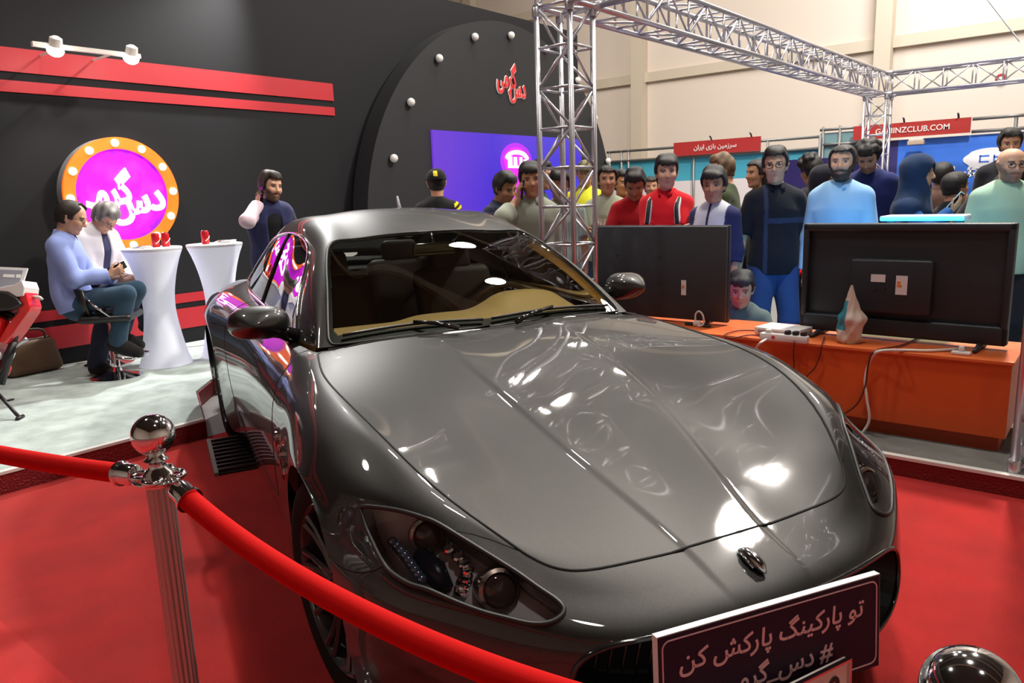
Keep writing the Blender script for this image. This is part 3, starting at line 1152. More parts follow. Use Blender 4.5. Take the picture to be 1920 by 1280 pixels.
# lamp bar over the sign
lb = thing('lamp_bar', 'white bar with two glaring spotlights in front of the red bands', 'lamp', tuple(on(165, 95, 1, 6.75)))
o0 = Vector(lb.location)
p0, p1 = on(60, 84, 1, 6.75) - o0, on(262, 104, 1, 6.75) - o0
white_metal = mat('white_metal', srgb(225, 222, 215), .4)
mb = MB()
mb.box((p0 + p1) / 2, ((p1 - p0).length, .04, .035))
mb.build('bar', white_metal, lb)
for q in (.25, .75):
    c = p0.lerp(p1, q)
    MB().tube([c, c + Vector((0, .45 - .02, .0))], .010, 6).build('arm', white_metal, lb)
for (px_, py_) in ((104, 92), (246, 107)):
    c = on(px_, py_, 1, 6.72) - o0
    M3 = Matrix.Rotation(R(25), 3, 'X')
    hd = MB().lathe([(.02, .10), (.045, .085), (.05, .02), (.055, -.005)], c, 20, M3).build('spot_head', white_metal, lb, auto=40)
    MB().ball(c + M3 @ Vector((0, 0, -.01)), .062, 10, (1, 1, .8), M3).build('bulb', mat('spot_bulb', (1, 1, .95), .3, emit=(1, .97, .85), estr=22), hd, smooth=True)
    spot('booth_spot', tuple(o0 + c + Vector((0, -.06, -.14))), tuple(o0 + c + Vector((.1, .32, -1.6))), 26, (1, .93, .8), 85, .7, .05)

# ---------------------------------------------------------------- arched panel with the screen
PX_, PZ, PR, PY = 8.45, 1.10, 2.70, 6.90
ap = thing('arch_panel', 'tall black round-topped panel with bulbs, red script and a violet screen', 'display panel', (PX_, PY, .0))
pts = []
a0 = math.asin((.0 - PZ) / PR)
for i in range(97):
    a = a0 + (math.pi - 2 * a0) * i / 96
    pts.append((PR * math.cos(a), PZ + PR * math.sin(a)))
m = MB()
m.prism(pts, Matrix.Translation((0, .27, 0)) @ MF, .27)
m.build('panel', mat('arch_black', srgb(36, 36, 39), .6, spec=.35), ap, auto=30)
bw = mat('bulb_off', srgb(215, 212, 208), .25, coat=.3)
bl = [(735, 297), (767, 192), (820, 110), (887, 70), (955, 67), (1021, 92), (1080, 151), (1112, 222), (1137, 302)]
for p in bl:
    c = on(*p, 1, PY - .01) - Vector(ap.location)
    b1 = MB().lathe([(.045, 0), (.045, .012), (.03, .02)], c, 16, Matrix.Rotation(R(90), 3, 'X')).build('bulb_socket', mat('socket_black', (.02, .02, .02), .5), ap, auto=40)
    MB().ball(c + Vector((0, -.035, 0)), .05, 8).build('bulb', bw, b1, smooth=True)
rd, wh = mat('script_red', srgb(215, 50, 55), .5), mat('script_white', srgb(225, 215, 212), .5)
lc = on(957, 157, 1, PY) - Vector(ap.location)
for (t, dx, dz, w, h) in (('گرمی', -.10, .06, .42, .42), ('دس', .14, -.13, .36, .26)):
    M_ = Matrix.Translation(lc + Vector((dx, -.004, dz))) @ MF
    lettering('script_outline', persian(t), M_, w * 1.05, .012, wh, ap, bold=.05, height=h * 1.06)
    lettering('script', persian(t), Matrix.Translation((0, -.010, 0)) @ M_, w, .012, rd, ap, bold=.02, height=h)
sc_m = bpy.data.materials.new('violet_screen')
sc_m.use_nodes = True
nt = sc_m.node_tree
bs_ = nt.nodes['Principled BSDF']
tc = nt.nodes.new('ShaderNodeTexCoord')
sx_ = nt.nodes.new('ShaderNodeSeparateXYZ')
nt.links.new(tc.outputs['Generated'], sx_.inputs[0])
cr = nt.nodes.new('ShaderNodeValToRGB')
cr.color_ramp.elements[0].position = 0
cr.color_ramp.elements[0].color = (*srgb(105, 55, 205), 1)
cr.color_ramp.elements[1].position = .35
cr.color_ramp.elements[1].color = (*srgb(62, 38, 205), 1)
e_ = cr.color_ramp.elements.new(.5)
e_.color = (*srgb(85, 40, 215), 1)
e_ = cr.color_ramp.elements.new(.75)
e_.color = (*srgb(55, 45, 210), 1)
nt.links.new(sx_.outputs[0], cr.inputs[0])
nt.links.new(cr.outputs[0], bs_.inputs['Emission Color'])
bs_.inputs['Emission Strength'].default_value = 1.0
bs_.inputs['Base Color'].default_value = (.02, .01, .05, 1)
bs_.inputs['Roughness'].default_value = .25
s0, s1 = on(808, 245, 1, PY - .01) - Vector(ap.location), on(1088, 260, 1, PY - .01) - Vector(ap.location)
scr = MB().b2(s0.x, s1.x, -.03, .0, .55, (s0.z + s1.z) / 2).build('screen', sc_m, ap)
gm = mat('screen_glow_magenta', (.3, 0, .3), .4, emit=srgb(225, 40, 240), estr=1.3)
gl = mat('screen_glow_soft', (.2, 0, .3), .4, emit=srgb(150, 45, 228), estr=1.0)
ec = on(968, 303, 1, PY - .03) - Vector(ap.location)
el = lambda rx, rz, dy, dz=0: (MB().prism([(rx * math.cos(6.2832 * i / 40), rz * math.sin(6.2832 * i / 40)) for i in range(40)], Matrix.Translation(ec + Vector((0, dy, dz))) @ MF, .004))
el(.36, .26, -.002).build('screen_halo', gl, scr)
el(.28, .20, -.007).build('screen_halo', gm, scr)
em = MB()
for (x0, x1, z0, z1) in ((-.20, -.11, -.06, .07), (-.07, .0, -.07, .06), (.06, .12, -.06, .06), (.16, .22, -.08, .03)):
    em.b2(ec.x + x0, ec.x + x1, ec.y - .018, ec.y - .011, ec.z + z0, ec.z + z1)
em.tube([ec + Vector((.24 * math.cos(R(a)), -.014, .02 + .11 * math.sin(R(a)))) for a in range(10, 171, 8)], .03, 6)
em.tube([ec + Vector((-.2 + .42 * i / 6, -.014, -.075)) for i in range(7)], .016, 6)
em.build('screen_emblem', WHITE_LIT, scr)
ver = MB()
ver.b2(ec.x - .14, ec.x + .12, ec.y - .006, ec.y - .002, .55, ec.z - .2)
ver.build('screen_band', gm, scr)

# ---------------------------------------------------------------- cocktail tables
cover_m = mat('stretch_cover_white', srgb(238, 240, 252), .7, emit=srgb(225, 230, 255), estr=.22)  # white cloth with a faint glow added to brighten it


def cocktail_table(loc, label):
    t = thing('cocktail_table', label, 'table', loc, 0, 'white stretch-covered bar tables')
    prof = [(.215, 0), (.208, .02), (.180, .12), (.150, .28), (.132, .42), (.128, .52), (.138, .64), (.165, .78), (.200, .90), (.228, .97), (.232, .985)]
    MB().lathe([(p.x, p.z) for p in smooth_path([(a, 0, b) for a, b in prof], 4)], (0, 0, 0), 40).build('cover', cover_m, t, smooth=True)
    MB().lathe([(.231, .982), (.237, .99), (.237, 1.005), (.231, 1.01)], (0, 0, 0), 40).build('tabletop', mat('table_top_white', srgb(235, 235, 240), .4), t, auto=40)
    return t


T1 = (2.96, 6.38, .12)
cocktail_table(T1, 'white hourglass bar table in front of the two seated men')
T2 = (3.47, 6.28, .12)
cocktail_table(T2, 'white hourglass bar table half hidden behind the car tail')
red_can = mat('can_red', srgb(200, 30, 38), .3, metal=.3)


def can(loc, label):
    t = thing('drink_can', label, 'drink can', loc, 0, 'red drink cans on the bar tables')
    MB().lathe([(.027, 0), (.033, .008), (.033, .105), (.026, .118)], (0, 0, 0), 20).build('can_body', red_can, t, auto=40)
    MB().lathe([(.0265, .117), (.0265, .121), (.023, .118)], (0, 0, 0), 20).build('lid', chrome, t, auto=40)
    st = MB()
    st.tube([Vector((.0335 * math.cos(R(a)), .0335 * math.sin(R(a)), .03 + .04 * (a + 120) / 100)) for a in range(-120, -19, 10)], .004, 5)
    st.build('white_wave', mat('can_white', srgb(235, 230, 230), .4), t)


zt = T1[2] + 1.01
can((T1[0] + .03, T1[1] - .02, zt), 'red drink can at the left of the pair on the nearer bar table')
can((T1[0] + .105, T1[1] - .04, zt), 'red drink can at the right of the pair on the nearer bar table')
can((T2[0] - .09, T2[1] - .02, zt), 'red drink can alone on the farther bar table')
paper = mat('paper_white', srgb(235, 235, 235), .8)


def leaflet(px_, py_, label, rz, n=3):
    t = thing('leaflet_pile', label, 'papers', (px_, py_, zt + .001), rz)
    m = MB()
    for i in range(n):
        m.box((.01 * i, .008 * i, .004 + .005 * i), (.15, .11, .003), .25 * i)
    m.build('sheets', paper, t)
    m = MB()
    for i in range(3):
        m.box((-.04 + .04 * i, -.01, .004 + .005 * n), (.03, .06, .001))
    m.build('print', mat('print_dark', (.05, .05, .06), .6), t)


leaflet(T1[0] - .10, T1[1] - .02, 'pile of leaflets at the left edge of the nearer bar table', .3)
leaflet(T2[0] + .08, T2[1] - .03, 'pile of leaflets beside the single can on the farther bar table', -.2, 4)


def bar_stool(loc, rz, label, seat_z=.50):
    t = thing('bar_stool', label, 'bar stool', loc, rz, 'chrome bar stools')
    MB().lathe([(.20, 0), (.20, .012), (.12, .03), (.045, .055), (.03, .09)], (0, 0, 0), 36).build('base', chrome, t, auto=40)
    MB().lathe([(.030, .05), (.030, .30), (.022, .31), (.022, seat_z - .04)], (0, 0, 0), 20).build('column', chrome, t, auto=40)
    MB().tube([(0, .03, .20), (.13, .05, .18), (.17, .16, .17), (.10, .24, .17), (-.10, .24, .17), (-.17, .16, .17), (-.13, .05, .18), (0, .03, .20)], .010, 8).build('footrest', chrome, t, smooth=True)
    blk = mat('stool_black_leather', (.015, .015, .016), .35)
    MB().rbox((0, .02, seat_z), (.40, .38, .06), .03, 3).build('seat', blk, t, smooth=True)
    m = MB()
    P_ = []
    for i in range(9):
        a = R(-60 + 15 * i)
        for (z, r_) in ((seat_z + .02, .20), (seat_z + .12, .235), (seat_z + .24, .25)):
            P_.append((r_ * math.sin(a), .02 - r_ * math.cos(a), z))
    m.add(P_ + [(x * .9, .02 + (y - .02) * .9, z) for x, y, z in P_], [f for i in range(8) for j in range(2) for f in [(3 * i + j, 3 * i + j + 1, 3 * i + j + 4, 3 * i + j + 3), (27 + 3 * i + j, 27 + 3 * i + j + 3, 27 + 3 * i + j + 4, 27 + 3 * i + j + 1)]] +
          [f for i in range(8) for f in [(3 * i, 3 * i + 3, 27 + 3 * i + 3, 27 + 3 * i), (3 * i + 2, 27 + 3 * i + 2, 27 + 3 * i + 5, 3 * i + 5)]] + [(0, 27, 28, 1), (1, 28, 29, 2), (24, 25, 52, 51), (25, 26, 53, 52)])
    m.build('backrest', blk, t, smooth=True)
    m = MB()
    m.tube([(-.17, -.12, seat_z + .2), (-.2, -.02, seat_z + .1), (-.17, .1, seat_z - .02)], .010, 8)
    m.tube([(.17, -.12, seat_z + .2), (.2, -.02, seat_z + .1), (.17, .1, seat_z - .02)], .010, 8)
    m.build('arm_tube', chrome, t, smooth=True)
    return t


ST1 = on(226, 708, 2, .12)
bar_stool((ST1.x, ST1.y + .05, .12), R(-129), 'chrome bar stool under the man in the pale blue shirt')
bar_stool((2.68, 6.85, .12), R(-160), 'chrome bar stool under the man in the white jacket')

# brown bag on the floor by the wall
bg = thing('travel_bag', 'brown leather travel bag standing on the stage by the wall', 'bag', tuple(on(73, 702, 2, .12) + Vector((0, .12, 0))), R(8))
m = MB()
bag_m = mat('bag_brown', srgb(92, 66, 44), .6, bump=.2, bscale=120)
m.rbox((0, 0, .145), (.44, .2, .28), .05, 4)
for i, v in enumerate(m.v):
    if v[2] > .15:
        m.v[i] = (v[0] * .88, v[1] * .6, v[2])
m.build('bag_body', bag_m, bg, smooth=True)
MB().tube([(-.18, 0, .287), (.18, 0, .287)], .006, 6).build('zip', mat('zip_dark', (.03, .025, .02), .5), bg)
MB().tube(smooth_path([(-.12, -.03, .24), (-.10, -.03, .36), (.10, -.03, .36), (.12, -.03, .24)], 6), .010, 8).build('handle', mat('bag_handle', srgb(60, 42, 30), .6), bg, smooth=True)

# loose cable along the foot of the wall
cb = MB()
cb.tube(smooth_path([(2.5, 7.1, .13), (2.95, 6.95, .128), (3.3, 7.05, .128), (3.55, 6.9, .128), (3.72, 7.0, .15), (3.86, 6.92, .128), (4.05, 7.05, .128)], 8), .008, 6)
tag(cb.build('white_cable', mat('cable_white', srgb(220, 215, 210), .5), smooth=True), 'white cable lying along the foot of the black wall', 'cable')

# ---------------------------------------------------------------- motorcycle at the left edge
mo = thing('motorcycle', 'red and black sports motorcycle tail at the left edge of the stage', 'motorcycle', (0, 0, 0))
mx = on(37, 786, 2, .12)
MD = 5.0
q = lambda x_, y_, dd=0.: on(x_, y_, 3, MD + dd)
m_red = mat('moto_red', srgb(220, 35, 38), .2, coat=.8)
m_blk = mat('moto_black', (.015, .015, .016), .35)
m_wht = mat('moto_white', srgb(232, 228, 228), .3, coat=.5)
mo.location = (mx.x, mx.y, .12)
mo_o = Vector(mo.location)


def moto(name, polys, th, m_, parent=mo, dd=0.):
    b = MB()
    for poly in polys:
        P_ = [q(x_, y_, dd) - mo_o for x_, y_ in poly]
        n = len(P_)
        off = _f * th
        b.add([p - off * .5 for p in P_] + [p + off * .5 for p in P_], [tuple(range(n)), tuple(range(2 * n - 1, n - 1, -1))] + [(i, (i + 1) % n, n + (i + 1) % n, n + i) for i in range(n)])
    o = b.build(name, m_, parent)
    md = o.modifiers.new('bevel', 'BEVEL')
    md.width = .012
    md.segments = 2
    return o


moto('tail_fairing', [[(60, 548), (68, 575), (65, 585), (40, 622), (22, 645), (8, 640), (28, 605), (46, 585), (44, 565), (52, 550)]], .14, m_red)
moto('seat', [[(-90, 540), (-20, 545), (0, 547), (30, 550), (48, 560), (58, 572), (40, 582), (0, 586), (-90, 590)]], .20, m_blk)
moto('tail_top', [[(0, 543), (40, 535), (55, 527), (60, 540), (58, 556), (45, 558), (30, 549), (0, 546)]], .16, m_wht)
moto('side_panel', [[(-120, 585), (0, 588), (22, 600), (8, 640), (0, 660), (-40, 650), (-120, 620)]], .22, m_red)
moto('lower_fairing', [[(-140, 640), (-10, 655), (6, 690), (0, 705), (-60, 720), (-140, 720)]], .2, m_red)
moto('flash', [[(2, 606), (14, 612), (4, 640), (-6, 630)], [(-2, 650), (10, 662), (4, 676)]], .235, m_wht)
b = MB()
b.tube([q(-60, 590) - mo_o, q(20, 590) - mo_o, q(45, 608) - mo_o], .02, 8)
b.tube([q(35, 600) - mo_o, q(20, 660) - mo_o, q(2, 720) - mo_o], .025, 8)
b.tube([q(28, 640) - mo_o, q(5, 690) - mo_o, q(-30, 730) - mo_o], .03, 8)
b.build('subframe', m_blk, mo, smooth=True)
b = MB()
b.tube([q(22, 655) - mo_o, q(42, 640) - mo_o, q(50, 635) - mo_o], [.012, .012, .016], 8)
b.build('footpeg', steel, mo, smooth=True)
b = MB()
b.tube([q(62, 556) - mo_o, q(74, 558) - mo_o, q(80, 561) - mo_o], [.010, .014, .008], 8)
b.build('indicator', mat('moto_indicator', srgb(200, 195, 190), .3), mo, smooth=True)
b = MB()
b.tube([q(-12, 728) - mo_o, mx - mo_o + Vector((0, 0, .012))], .012, 8)
b.tube([mx - mo_o + Vector((-.02, -.02, .01)), mx - mo_o + Vector((.03, .03, .01))], .014, 8)
b.tube([q(0, 745) - mo_o, q(10, 752) - mo_o, q(26, 748) - mo_o], .008, 6)
b.build('side_stand', m_blk, mo, smooth=True)
wc = q(-95, 690, .1) - mo_o
wc.z = .31
axw = Vector((_f.x, _f.y, 0)).normalized()
Mw = axw.to_track_quat('Z', 'Y').to_matrix()
MB().lathe([(.22, -.07), (.29, -.08), (.31, -.03), (.31, .03), (.29, .08), (.22, .07)], wc, 40, Mw, False).build('wheel', mat('moto_tyre', (.012, .012, .012), .7), mo, auto=40)
b = MB()
b.lathe([(.225, -.05), (.225, .05), (.20, .05), (.20, -.05)], wc, 40, Mw, False)
for i in range(5):
    a = 6.283 * i / 5
    b.tube([wc + Mw @ Vector((.03 * math.cos(a), .03 * math.sin(a), 0)), wc + Mw @ Vector((.21 * math.cos(a), .21 * math.sin(a), 0))], .02, 8)
b.build('rim', m_blk, mo, auto=40)
# notice board standing on the seat
P4 = [on(x_, y_, 3, MD + d_) for x_, y_, d_ in ((-30, 543, .0), (40, 546, .0), (55, 504, .05), (-30, 499, .05))]
nb = thing('notice_board', 'tilted white framed notice board resting on the motorcycle seat', 'notice board', tuple(P4[0].lerp(P4[1], .5)))
o1 = Vector(nb.location)
xa = (P4[1] - P4[0])
ya = (P4[3] - P4[0])
Mb_ = frame(P4[0] - o1, xa, ya)
W_, H_ = xa.length, (P4[2] - P4[1]).length
m = MB()
m.prism([(0, 0), (W_, 0), (W_ * 1.04, H_), (0, H_)], Mb_, .012)
m.build('board', mat('board_white', srgb(226, 226, 230), .5), nb)
m = MB()
m.prism([(0, .02), (W_ - .02, .02), (W_ * 1.04 - .025, H_ - .02), (0, H_ - .02)], Matrix.Translation((0, 0, 0)) @ Mb_ @ Matrix.Translation((0, 0, .011)), .003)
m.build('notice', mat('notice_grey', srgb(150, 152, 165), .5), nb)
m = MB()
m.prism([(W_ * .45, H_ * .55), (W_ * .75, H_ * .55), (W_ * .75, H_ * .68), (W_ * .45, H_ * .68)], Mb_ @ Matrix.Translation((0, 0, .013)), .003)
m.prism([(W_ * .80, H_ * .55), (W_ * .92, H_ * .55), (W_ * .92, H_ * .70), (W_ * .80, H_ * .70)], Mb_ @ Matrix.Translation((0, 0, .013)), .003)
m.build('notice_print', paper, nb)

# ribbed loading ramp beside the rear wheel
def car_at(x, y, z):
    a = R(-114.2349)
    return Vector((1.99708 + math.cos(a) * x - math.sin(a) * y, 1.34923 + math.sin(a) * x + math.cos(a) * y, z))


rp = thing('loading_ramp', 'black ribbed loading ramp with grey edge lying beside the rear wheel of the car', 'ramp', tuple(car_at(-2.15, -.88, 0)), R(-114.2349))
m = MB()
prf = [(0, 0), (0, .012), (-.40, .085), (-.42, .085), (-.42, 0)]
m.add([(x, -.15, z) for x, z in prf] + [(x, .10, z) for x, z in prf], [(0, 1, 2, 3, 4), (9, 8, 7, 6, 5)] + [(i, (i + 1) % 5, 5 + (i + 1) % 5, 5 + i) for i in range(5)])
m.build('ramp_body', mat('ramp_black', (.012, .012, .012), .5), rp)
m = MB()
for i in range(9):
    x = -.02 - .045 * i
    m.box((x, -.025, .014 + (.073 * -x / .40) + .008), (.018, .25, .014))
m.build('ribs', mat('ramp_rib', (.02, .02, .021), .35), rp)
m = MB()
m.add([(0.004, -.172, 0), (.004, -.172, .02), (-.42, -.172, .095), (-.42, -.172, 0), (.004, -.151, 0), (.004, -.151, .02), (-.42, -.151, .095), (-.42, -.151, 0)], [(0, 1, 2, 3), (7, 6, 5, 4), (0, 4, 5, 1), (1, 5, 6, 2), (2, 6, 7, 3), (3, 7, 4, 0)])
m.build('edge_rail', mat('ramp_edge', srgb(120, 128, 122), .4, metal=.5), rp)

# ---------------------------------------------------------------- the car
CAR_RINGS = [
    [(0.86, 0, 0.18), (0.853, 0.17, 0.18), (0.83, 0.34, 0.18), (0.77, 0.49, 0.18), (0.695, 0.62, 0.18), (0.6, 0.735, 0.18), (0.52, 0.82, 0.18), (0.465, 0.87, 0.185), (0.41, 0.9, 0.19)],
    [(0.9, 0, 0.3), (0.893, 0.17, 0.3), (0.87, 0.34, 0.3), (0.815, 0.49, 0.3), (0.735, 0.62, 0.3), (0.64, 0.74, 0.3), (0.545, 0.83, 0.3), (0.47, 0.885, 0.295), (0.4, 0.915, 0.285)],
    [(0.905, 0, 0.41), (0.898, 0.16, 0.41), (0.875, 0.32, 0.41), (0.82, 0.475, 0.415), (0.74, 0.61, 0.42), (0.645, 0.735, 0.42), (0.55, 0.83, 0.42), (0.465, 0.89, 0.4), (0.385, 0.925, 0.375)],
    [(0.88, 0, 0.485), (0.873, 0.15, 0.485), (0.85, 0.31, 0.487), (0.8, 0.46, 0.495), (0.72, 0.6, 0.51), (0.63, 0.725, 0.525), (0.54, 0.83, 0.525), (0.45, 0.89, 0.49), (0.36, 0.93, 0.44)],
    [(0.8, 0, 0.525), (0.795, 0.145, 0.527), (0.775, 0.31, 0.53), (0.725, 0.455, 0.545), (0.655, 0.59, 0.57), (0.57, 0.715, 0.595), (0.48, 0.825, 0.595), (0.4, 0.895, 0.56), (0.315, 0.935, 0.54)],
    [(0.652, 0, 0.572), (0.652, 0.15, 0.573), (0.65, 0.32, 0.582), (0.63, 0.485, 0.6), (0.54, 0.6, 0.645), (0.46, 0.71, 0.672), (0.37, 0.82, 0.66), (0.31, 0.9, 0.62), (0.26, 0.938, 0.61)],
    [(0.45, 0, 0.635), (0.45, 0.18, 0.642), (0.45, 0.39, 0.655), (0.43, 0.6, 0.693), (0.37, 0.7, 0.735), (0.31, 0.8, 0.735), (0.24, 0.88, 0.705), (0.2, 0.922, 0.672), (0.17, 0.94, 0.674)],
    [(0.2, 0, 0.712), (0.2, 0.22, 0.724), (0.2, 0.45, 0.74), (0.19, 0.675, 0.785), (0.16, 0.765, 0.808), (0.11, 0.845, 0.79), (0.08, 0.9, 0.755), (0.06, 0.936, 0.718), (0.05, 0.945, 0.712)],
    [(-0.05, 0, 0.785), (-0.05, 0.24, 0.797), (-0.05, 0.48, 0.81), (-0.05, 0.71, 0.838), (-0.05, 0.79, 0.847), (-0.05, 0.862, 0.82), (-0.05, 0.91, 0.77), (-0.05, 0.938, 0.725), (-0.05, 0.945, 0.712)],
    [(-0.3, 0, 0.845), (-0.3, 0.25, 0.856), (-0.3, 0.5, 0.863), (-0.3, 0.725, 0.866), (-0.3, 0.8, 0.863), (-0.29, 0.863, 0.83), (-0.27, 0.91, 0.765), (-0.24, 0.935, 0.69), (-0.22, 0.94, 0.643)],
    [(-0.5, 0, 0.885), (-0.5, 0.25, 0.895), (-0.5, 0.5, 0.897), (-0.5, 0.72, 0.886), (-0.5, 0.795, 0.872), (-0.48, 0.858, 0.83), (-0.45, 0.903, 0.75), (-0.4, 0.925, 0.58), (-0.36, 0.93, 0.43)],
    [(-0.68, 0, 0.912), (-0.68, 0.25, 0.918), (-0.68, 0.5, 0.916), (-0.68, 0.705, 0.902), (-0.68, 0.785, 0.882), (-0.66, 0.848, 0.835), (-0.63, 0.898, 0.745), (-0.55, 0.92, 0.55), (-0.42, 0.915, 0.2)],
    [(-0.85, 0, 0.92), (-0.85, 0.25, 0.925), (-0.85, 0.5, 0.922), (-0.85, 0.73, 0.895), (-0.85, 0.787, 0.885), (-0.85, 0.842, 0.84), (-0.85, 0.893, 0.745), (-0.85, 0.912, 0.5), (-0.85, 0.885, 0.19)],
    [(-1.3, 0, 0.92), (-1.3, 0.25, 0.925), (-1.3, 0.5, 0.925), (-1.3, 0.735, 0.91), (-1.3, 0.787, 0.897), (-1.3, 0.842, 0.85), (-1.3, 0.892, 0.74), (-1.3, 0.905, 0.47), (-1.3, 0.875, 0.19)],
    [(-1.8, 0, 0.93), (-1.8, 0.25, 0.93), (-1.8, 0.5, 0.93), (-1.8, 0.735, 0.92), (-1.8, 0.787, 0.907), (-1.8, 0.845, 0.86), (-1.8, 0.895, 0.74), (-1.8, 0.905, 0.47), (-1.8, 0.875, 0.19)],
    [(-2.2, 0, 0.94), (-2.2, 0.25, 0.94), (-2.2, 0.5, 0.94), (-2.2, 0.73, 0.93), (-2.2, 0.797, 0.917), (-2.2, 0.86, 0.87), (-2.2, 0.91, 0.75), (-2.2, 0.915, 0.48), (-2.2, 0.88, 0.2)],
    [(-2.5, 0, 0.95), (-2.5, 0.25, 0.95), (-2.5, 0.5, 0.95), (-2.5, 0.72, 0.942), (-2.5, 0.802, 0.927), (-2.5, 0.875, 0.88), (-2.5, 0.93, 0.765), (-2.5, 0.935, 0.55), (-2.52, 0.925, 0.2)],
    [(-2.75, 0, 0.96), (-2.75, 0.25, 0.96), (-2.75, 0.48, 0.965), (-2.75, 0.688, 0.96), (-2.75, 0.792, 0.94), (-2.75, 0.885, 0.89), (-2.75, 0.948, 0.785), (-2.72, 0.956, 0.7), (-2.65, 0.95, 0.585)],
    [(-2.95, 0, 0.965), (-2.95, 0.24, 0.968), (-2.95, 0.46, 0.972), (-2.95, 0.65, 0.978), (-2.95, 0.77, 0.95), (-2.95, 0.88, 0.9), (-2.95, 0.95, 0.8), (-2.945, 0.958, 0.74), (-2.942, 0.955, 0.715)],
    [(-3.2, 0, 0.965), (-3.2, 0.23, 0.968), (-3.2, 0.44, 0.972), (-3.2, 0.63, 0.972), (-3.2, 0.75, 0.945), (-3.2, 0.86, 0.895), (-3.2, 0.94, 0.79), (-3.2, 0.95, 0.7), (-3.23, 0.95, 0.585)],
    [(-3.45, 0, 0.96), (-3.45, 0.22, 0.962), (-3.45, 0.42, 0.962), (-3.45, 0.6, 0.955), (-3.45, 0.72, 0.93), (-3.45, 0.83, 0.88), (-3.45, 0.915, 0.77), (-3.4, 0.93, 0.5), (-3.34, 0.925, 0.2)],
    [(-3.75, 0, 0.95), (-3.75, 0.21, 0.95), (-3.75, 0.4, 0.945), (-3.74, 0.56, 0.93), (-3.73, 0.67, 0.9), (-3.72, 0.78, 0.85), (-3.7, 0.86, 0.74), (-3.68, 0.87, 0.5), (-3.6, 0.86, 0.22)],
    [(-3.96, 0, 0.93), (-3.955, 0.19, 0.93), (-3.94, 0.37, 0.92), (-3.91, 0.51, 0.9), (-3.88, 0.61, 0.87), (-3.85, 0.7, 0.82), (-3.81, 0.77, 0.72), (-3.78, 0.79, 0.5), (-3.74, 0.78, 0.24)],
    [(-4, 0, 0.8), (-3.99, 0.18, 0.8), (-3.98, 0.35, 0.79), (-3.95, 0.48, 0.78), (-3.92, 0.57, 0.75), (-3.89, 0.65, 0.7), (-3.85, 0.72, 0.62), (-3.82, 0.75, 0.45), (-3.78, 0.75, 0.24)],
    [(-3.98, 0, 0.3), (-3.97, 0.18, 0.3), (-3.96, 0.35, 0.3), (-3.93, 0.48, 0.29), (-3.9, 0.57, 0.28), (-3.87, 0.65, 0.27), (-3.83, 0.72, 0.26), (-3.8, 0.74, 0.24), (-3.77, 0.74, 0.23)],
]
GH_RINGS = [
    [(-0.74, 0, 0.915), (-0.74, 0.25, 0.918), (-0.745, 0.5, 0.915), (-0.76, 0.69, 0.91), (-0.79, 0.705, 0.91), (-0.82, 0.715, 0.908)],
    [(-0.98, 0, 1.08), (-0.98, 0.23, 1.08), (-0.985, 0.45, 1.078), (-0.99, 0.632, 1.068), (-1, 0.702, 0.985), (-1, 0.745, 0.91)],
    [(-1.22, 0, 1.21), (-1.22, 0.21, 1.21), (-1.22, 0.42, 1.203), (-1.22, 0.58, 1.188), (-1.22, 0.68, 1.055), (-1.22, 0.742, 0.912)],
    [(-1.45, 0, 1.305), (-1.45, 0.2, 1.303), (-1.45, 0.39, 1.292), (-1.44, 0.535, 1.272), (-1.43, 0.657, 1.1), (-1.42, 0.738, 0.915)],
    [(-1.68, 0, 1.375), (-1.68, 0.2, 1.37), (-1.68, 0.38, 1.355), (-1.68, 0.535, 1.322), (-1.68, 0.652, 1.13), (-1.68, 0.736, 0.92)],
    [(-1.92, 0, 1.408), (-1.92, 0.2, 1.403), (-1.92, 0.38, 1.385), (-1.92, 0.54, 1.342), (-1.92, 0.65, 1.14), (-1.92, 0.734, 0.924)],
    [(-2.25, 0, 1.39), (-2.25, 0.2, 1.385), (-2.25, 0.38, 1.368), (-2.25, 0.545, 1.328), (-2.25, 0.65, 1.135), (-2.25, 0.732, 0.93)],
    [(-2.6, 0, 1.31), (-2.6, 0.2, 1.305), (-2.6, 0.38, 1.29), (-2.6, 0.54, 1.25), (-2.6, 0.644, 1.1), (-2.6, 0.725, 0.94)],
    [(-2.95, 0, 1.2), (-2.95, 0.2, 1.197), (-2.95, 0.38, 1.185), (-2.95, 0.545, 1.145), (-2.95, 0.626, 1.055), (-2.95, 0.685, 0.962)],
    [(-3.25, 0, 1.07), (-3.25, 0.2, 1.068), (-3.25, 0.38, 1.06), (-3.25, 0.55, 1.04), (-3.25, 0.6, 1.005), (-3.25, 0.64, 0.975)],
    [(-3.45, 0, 0.97), (-3.45, 0.2, 0.97), (-3.45, 0.38, 0.97), (-3.45, 0.53, 0.967), (-3.45, 0.57, 0.962), (-3.45, 0.6, 0.955)],
]



def nspline(y):
    y = np.asarray(y, float)
    n = len(y)
    A = np.zeros((n, n))
    A[0, 0] = A[-1, -1] = 1
    B = np.zeros_like(y)
    for i in range(1, n - 1):
        A[i, i - 1], A[i, i], A[i, i + 1] = 1, 4, 1
        B[i] = 6 * (y[i + 1] - 2 * y[i] + y[i - 1])
    m = np.linalg.solve(A, B.reshape(n, -1)).reshape(y.shape)

    def f(t):
        t = np.asarray(t, float)
        i = np.clip(np.floor(t).astype(int), 0, n - 2)
        u = (t - i).reshape(t.shape + (1,) * (y.ndim - 1))
        return y[i] * (1 - u) + y[i + 1] * u + ((1 - u) ** 3 - (1 - u)) * m[i] / 6 + (u ** 3 - u) * m[i + 1] / 6
    return f


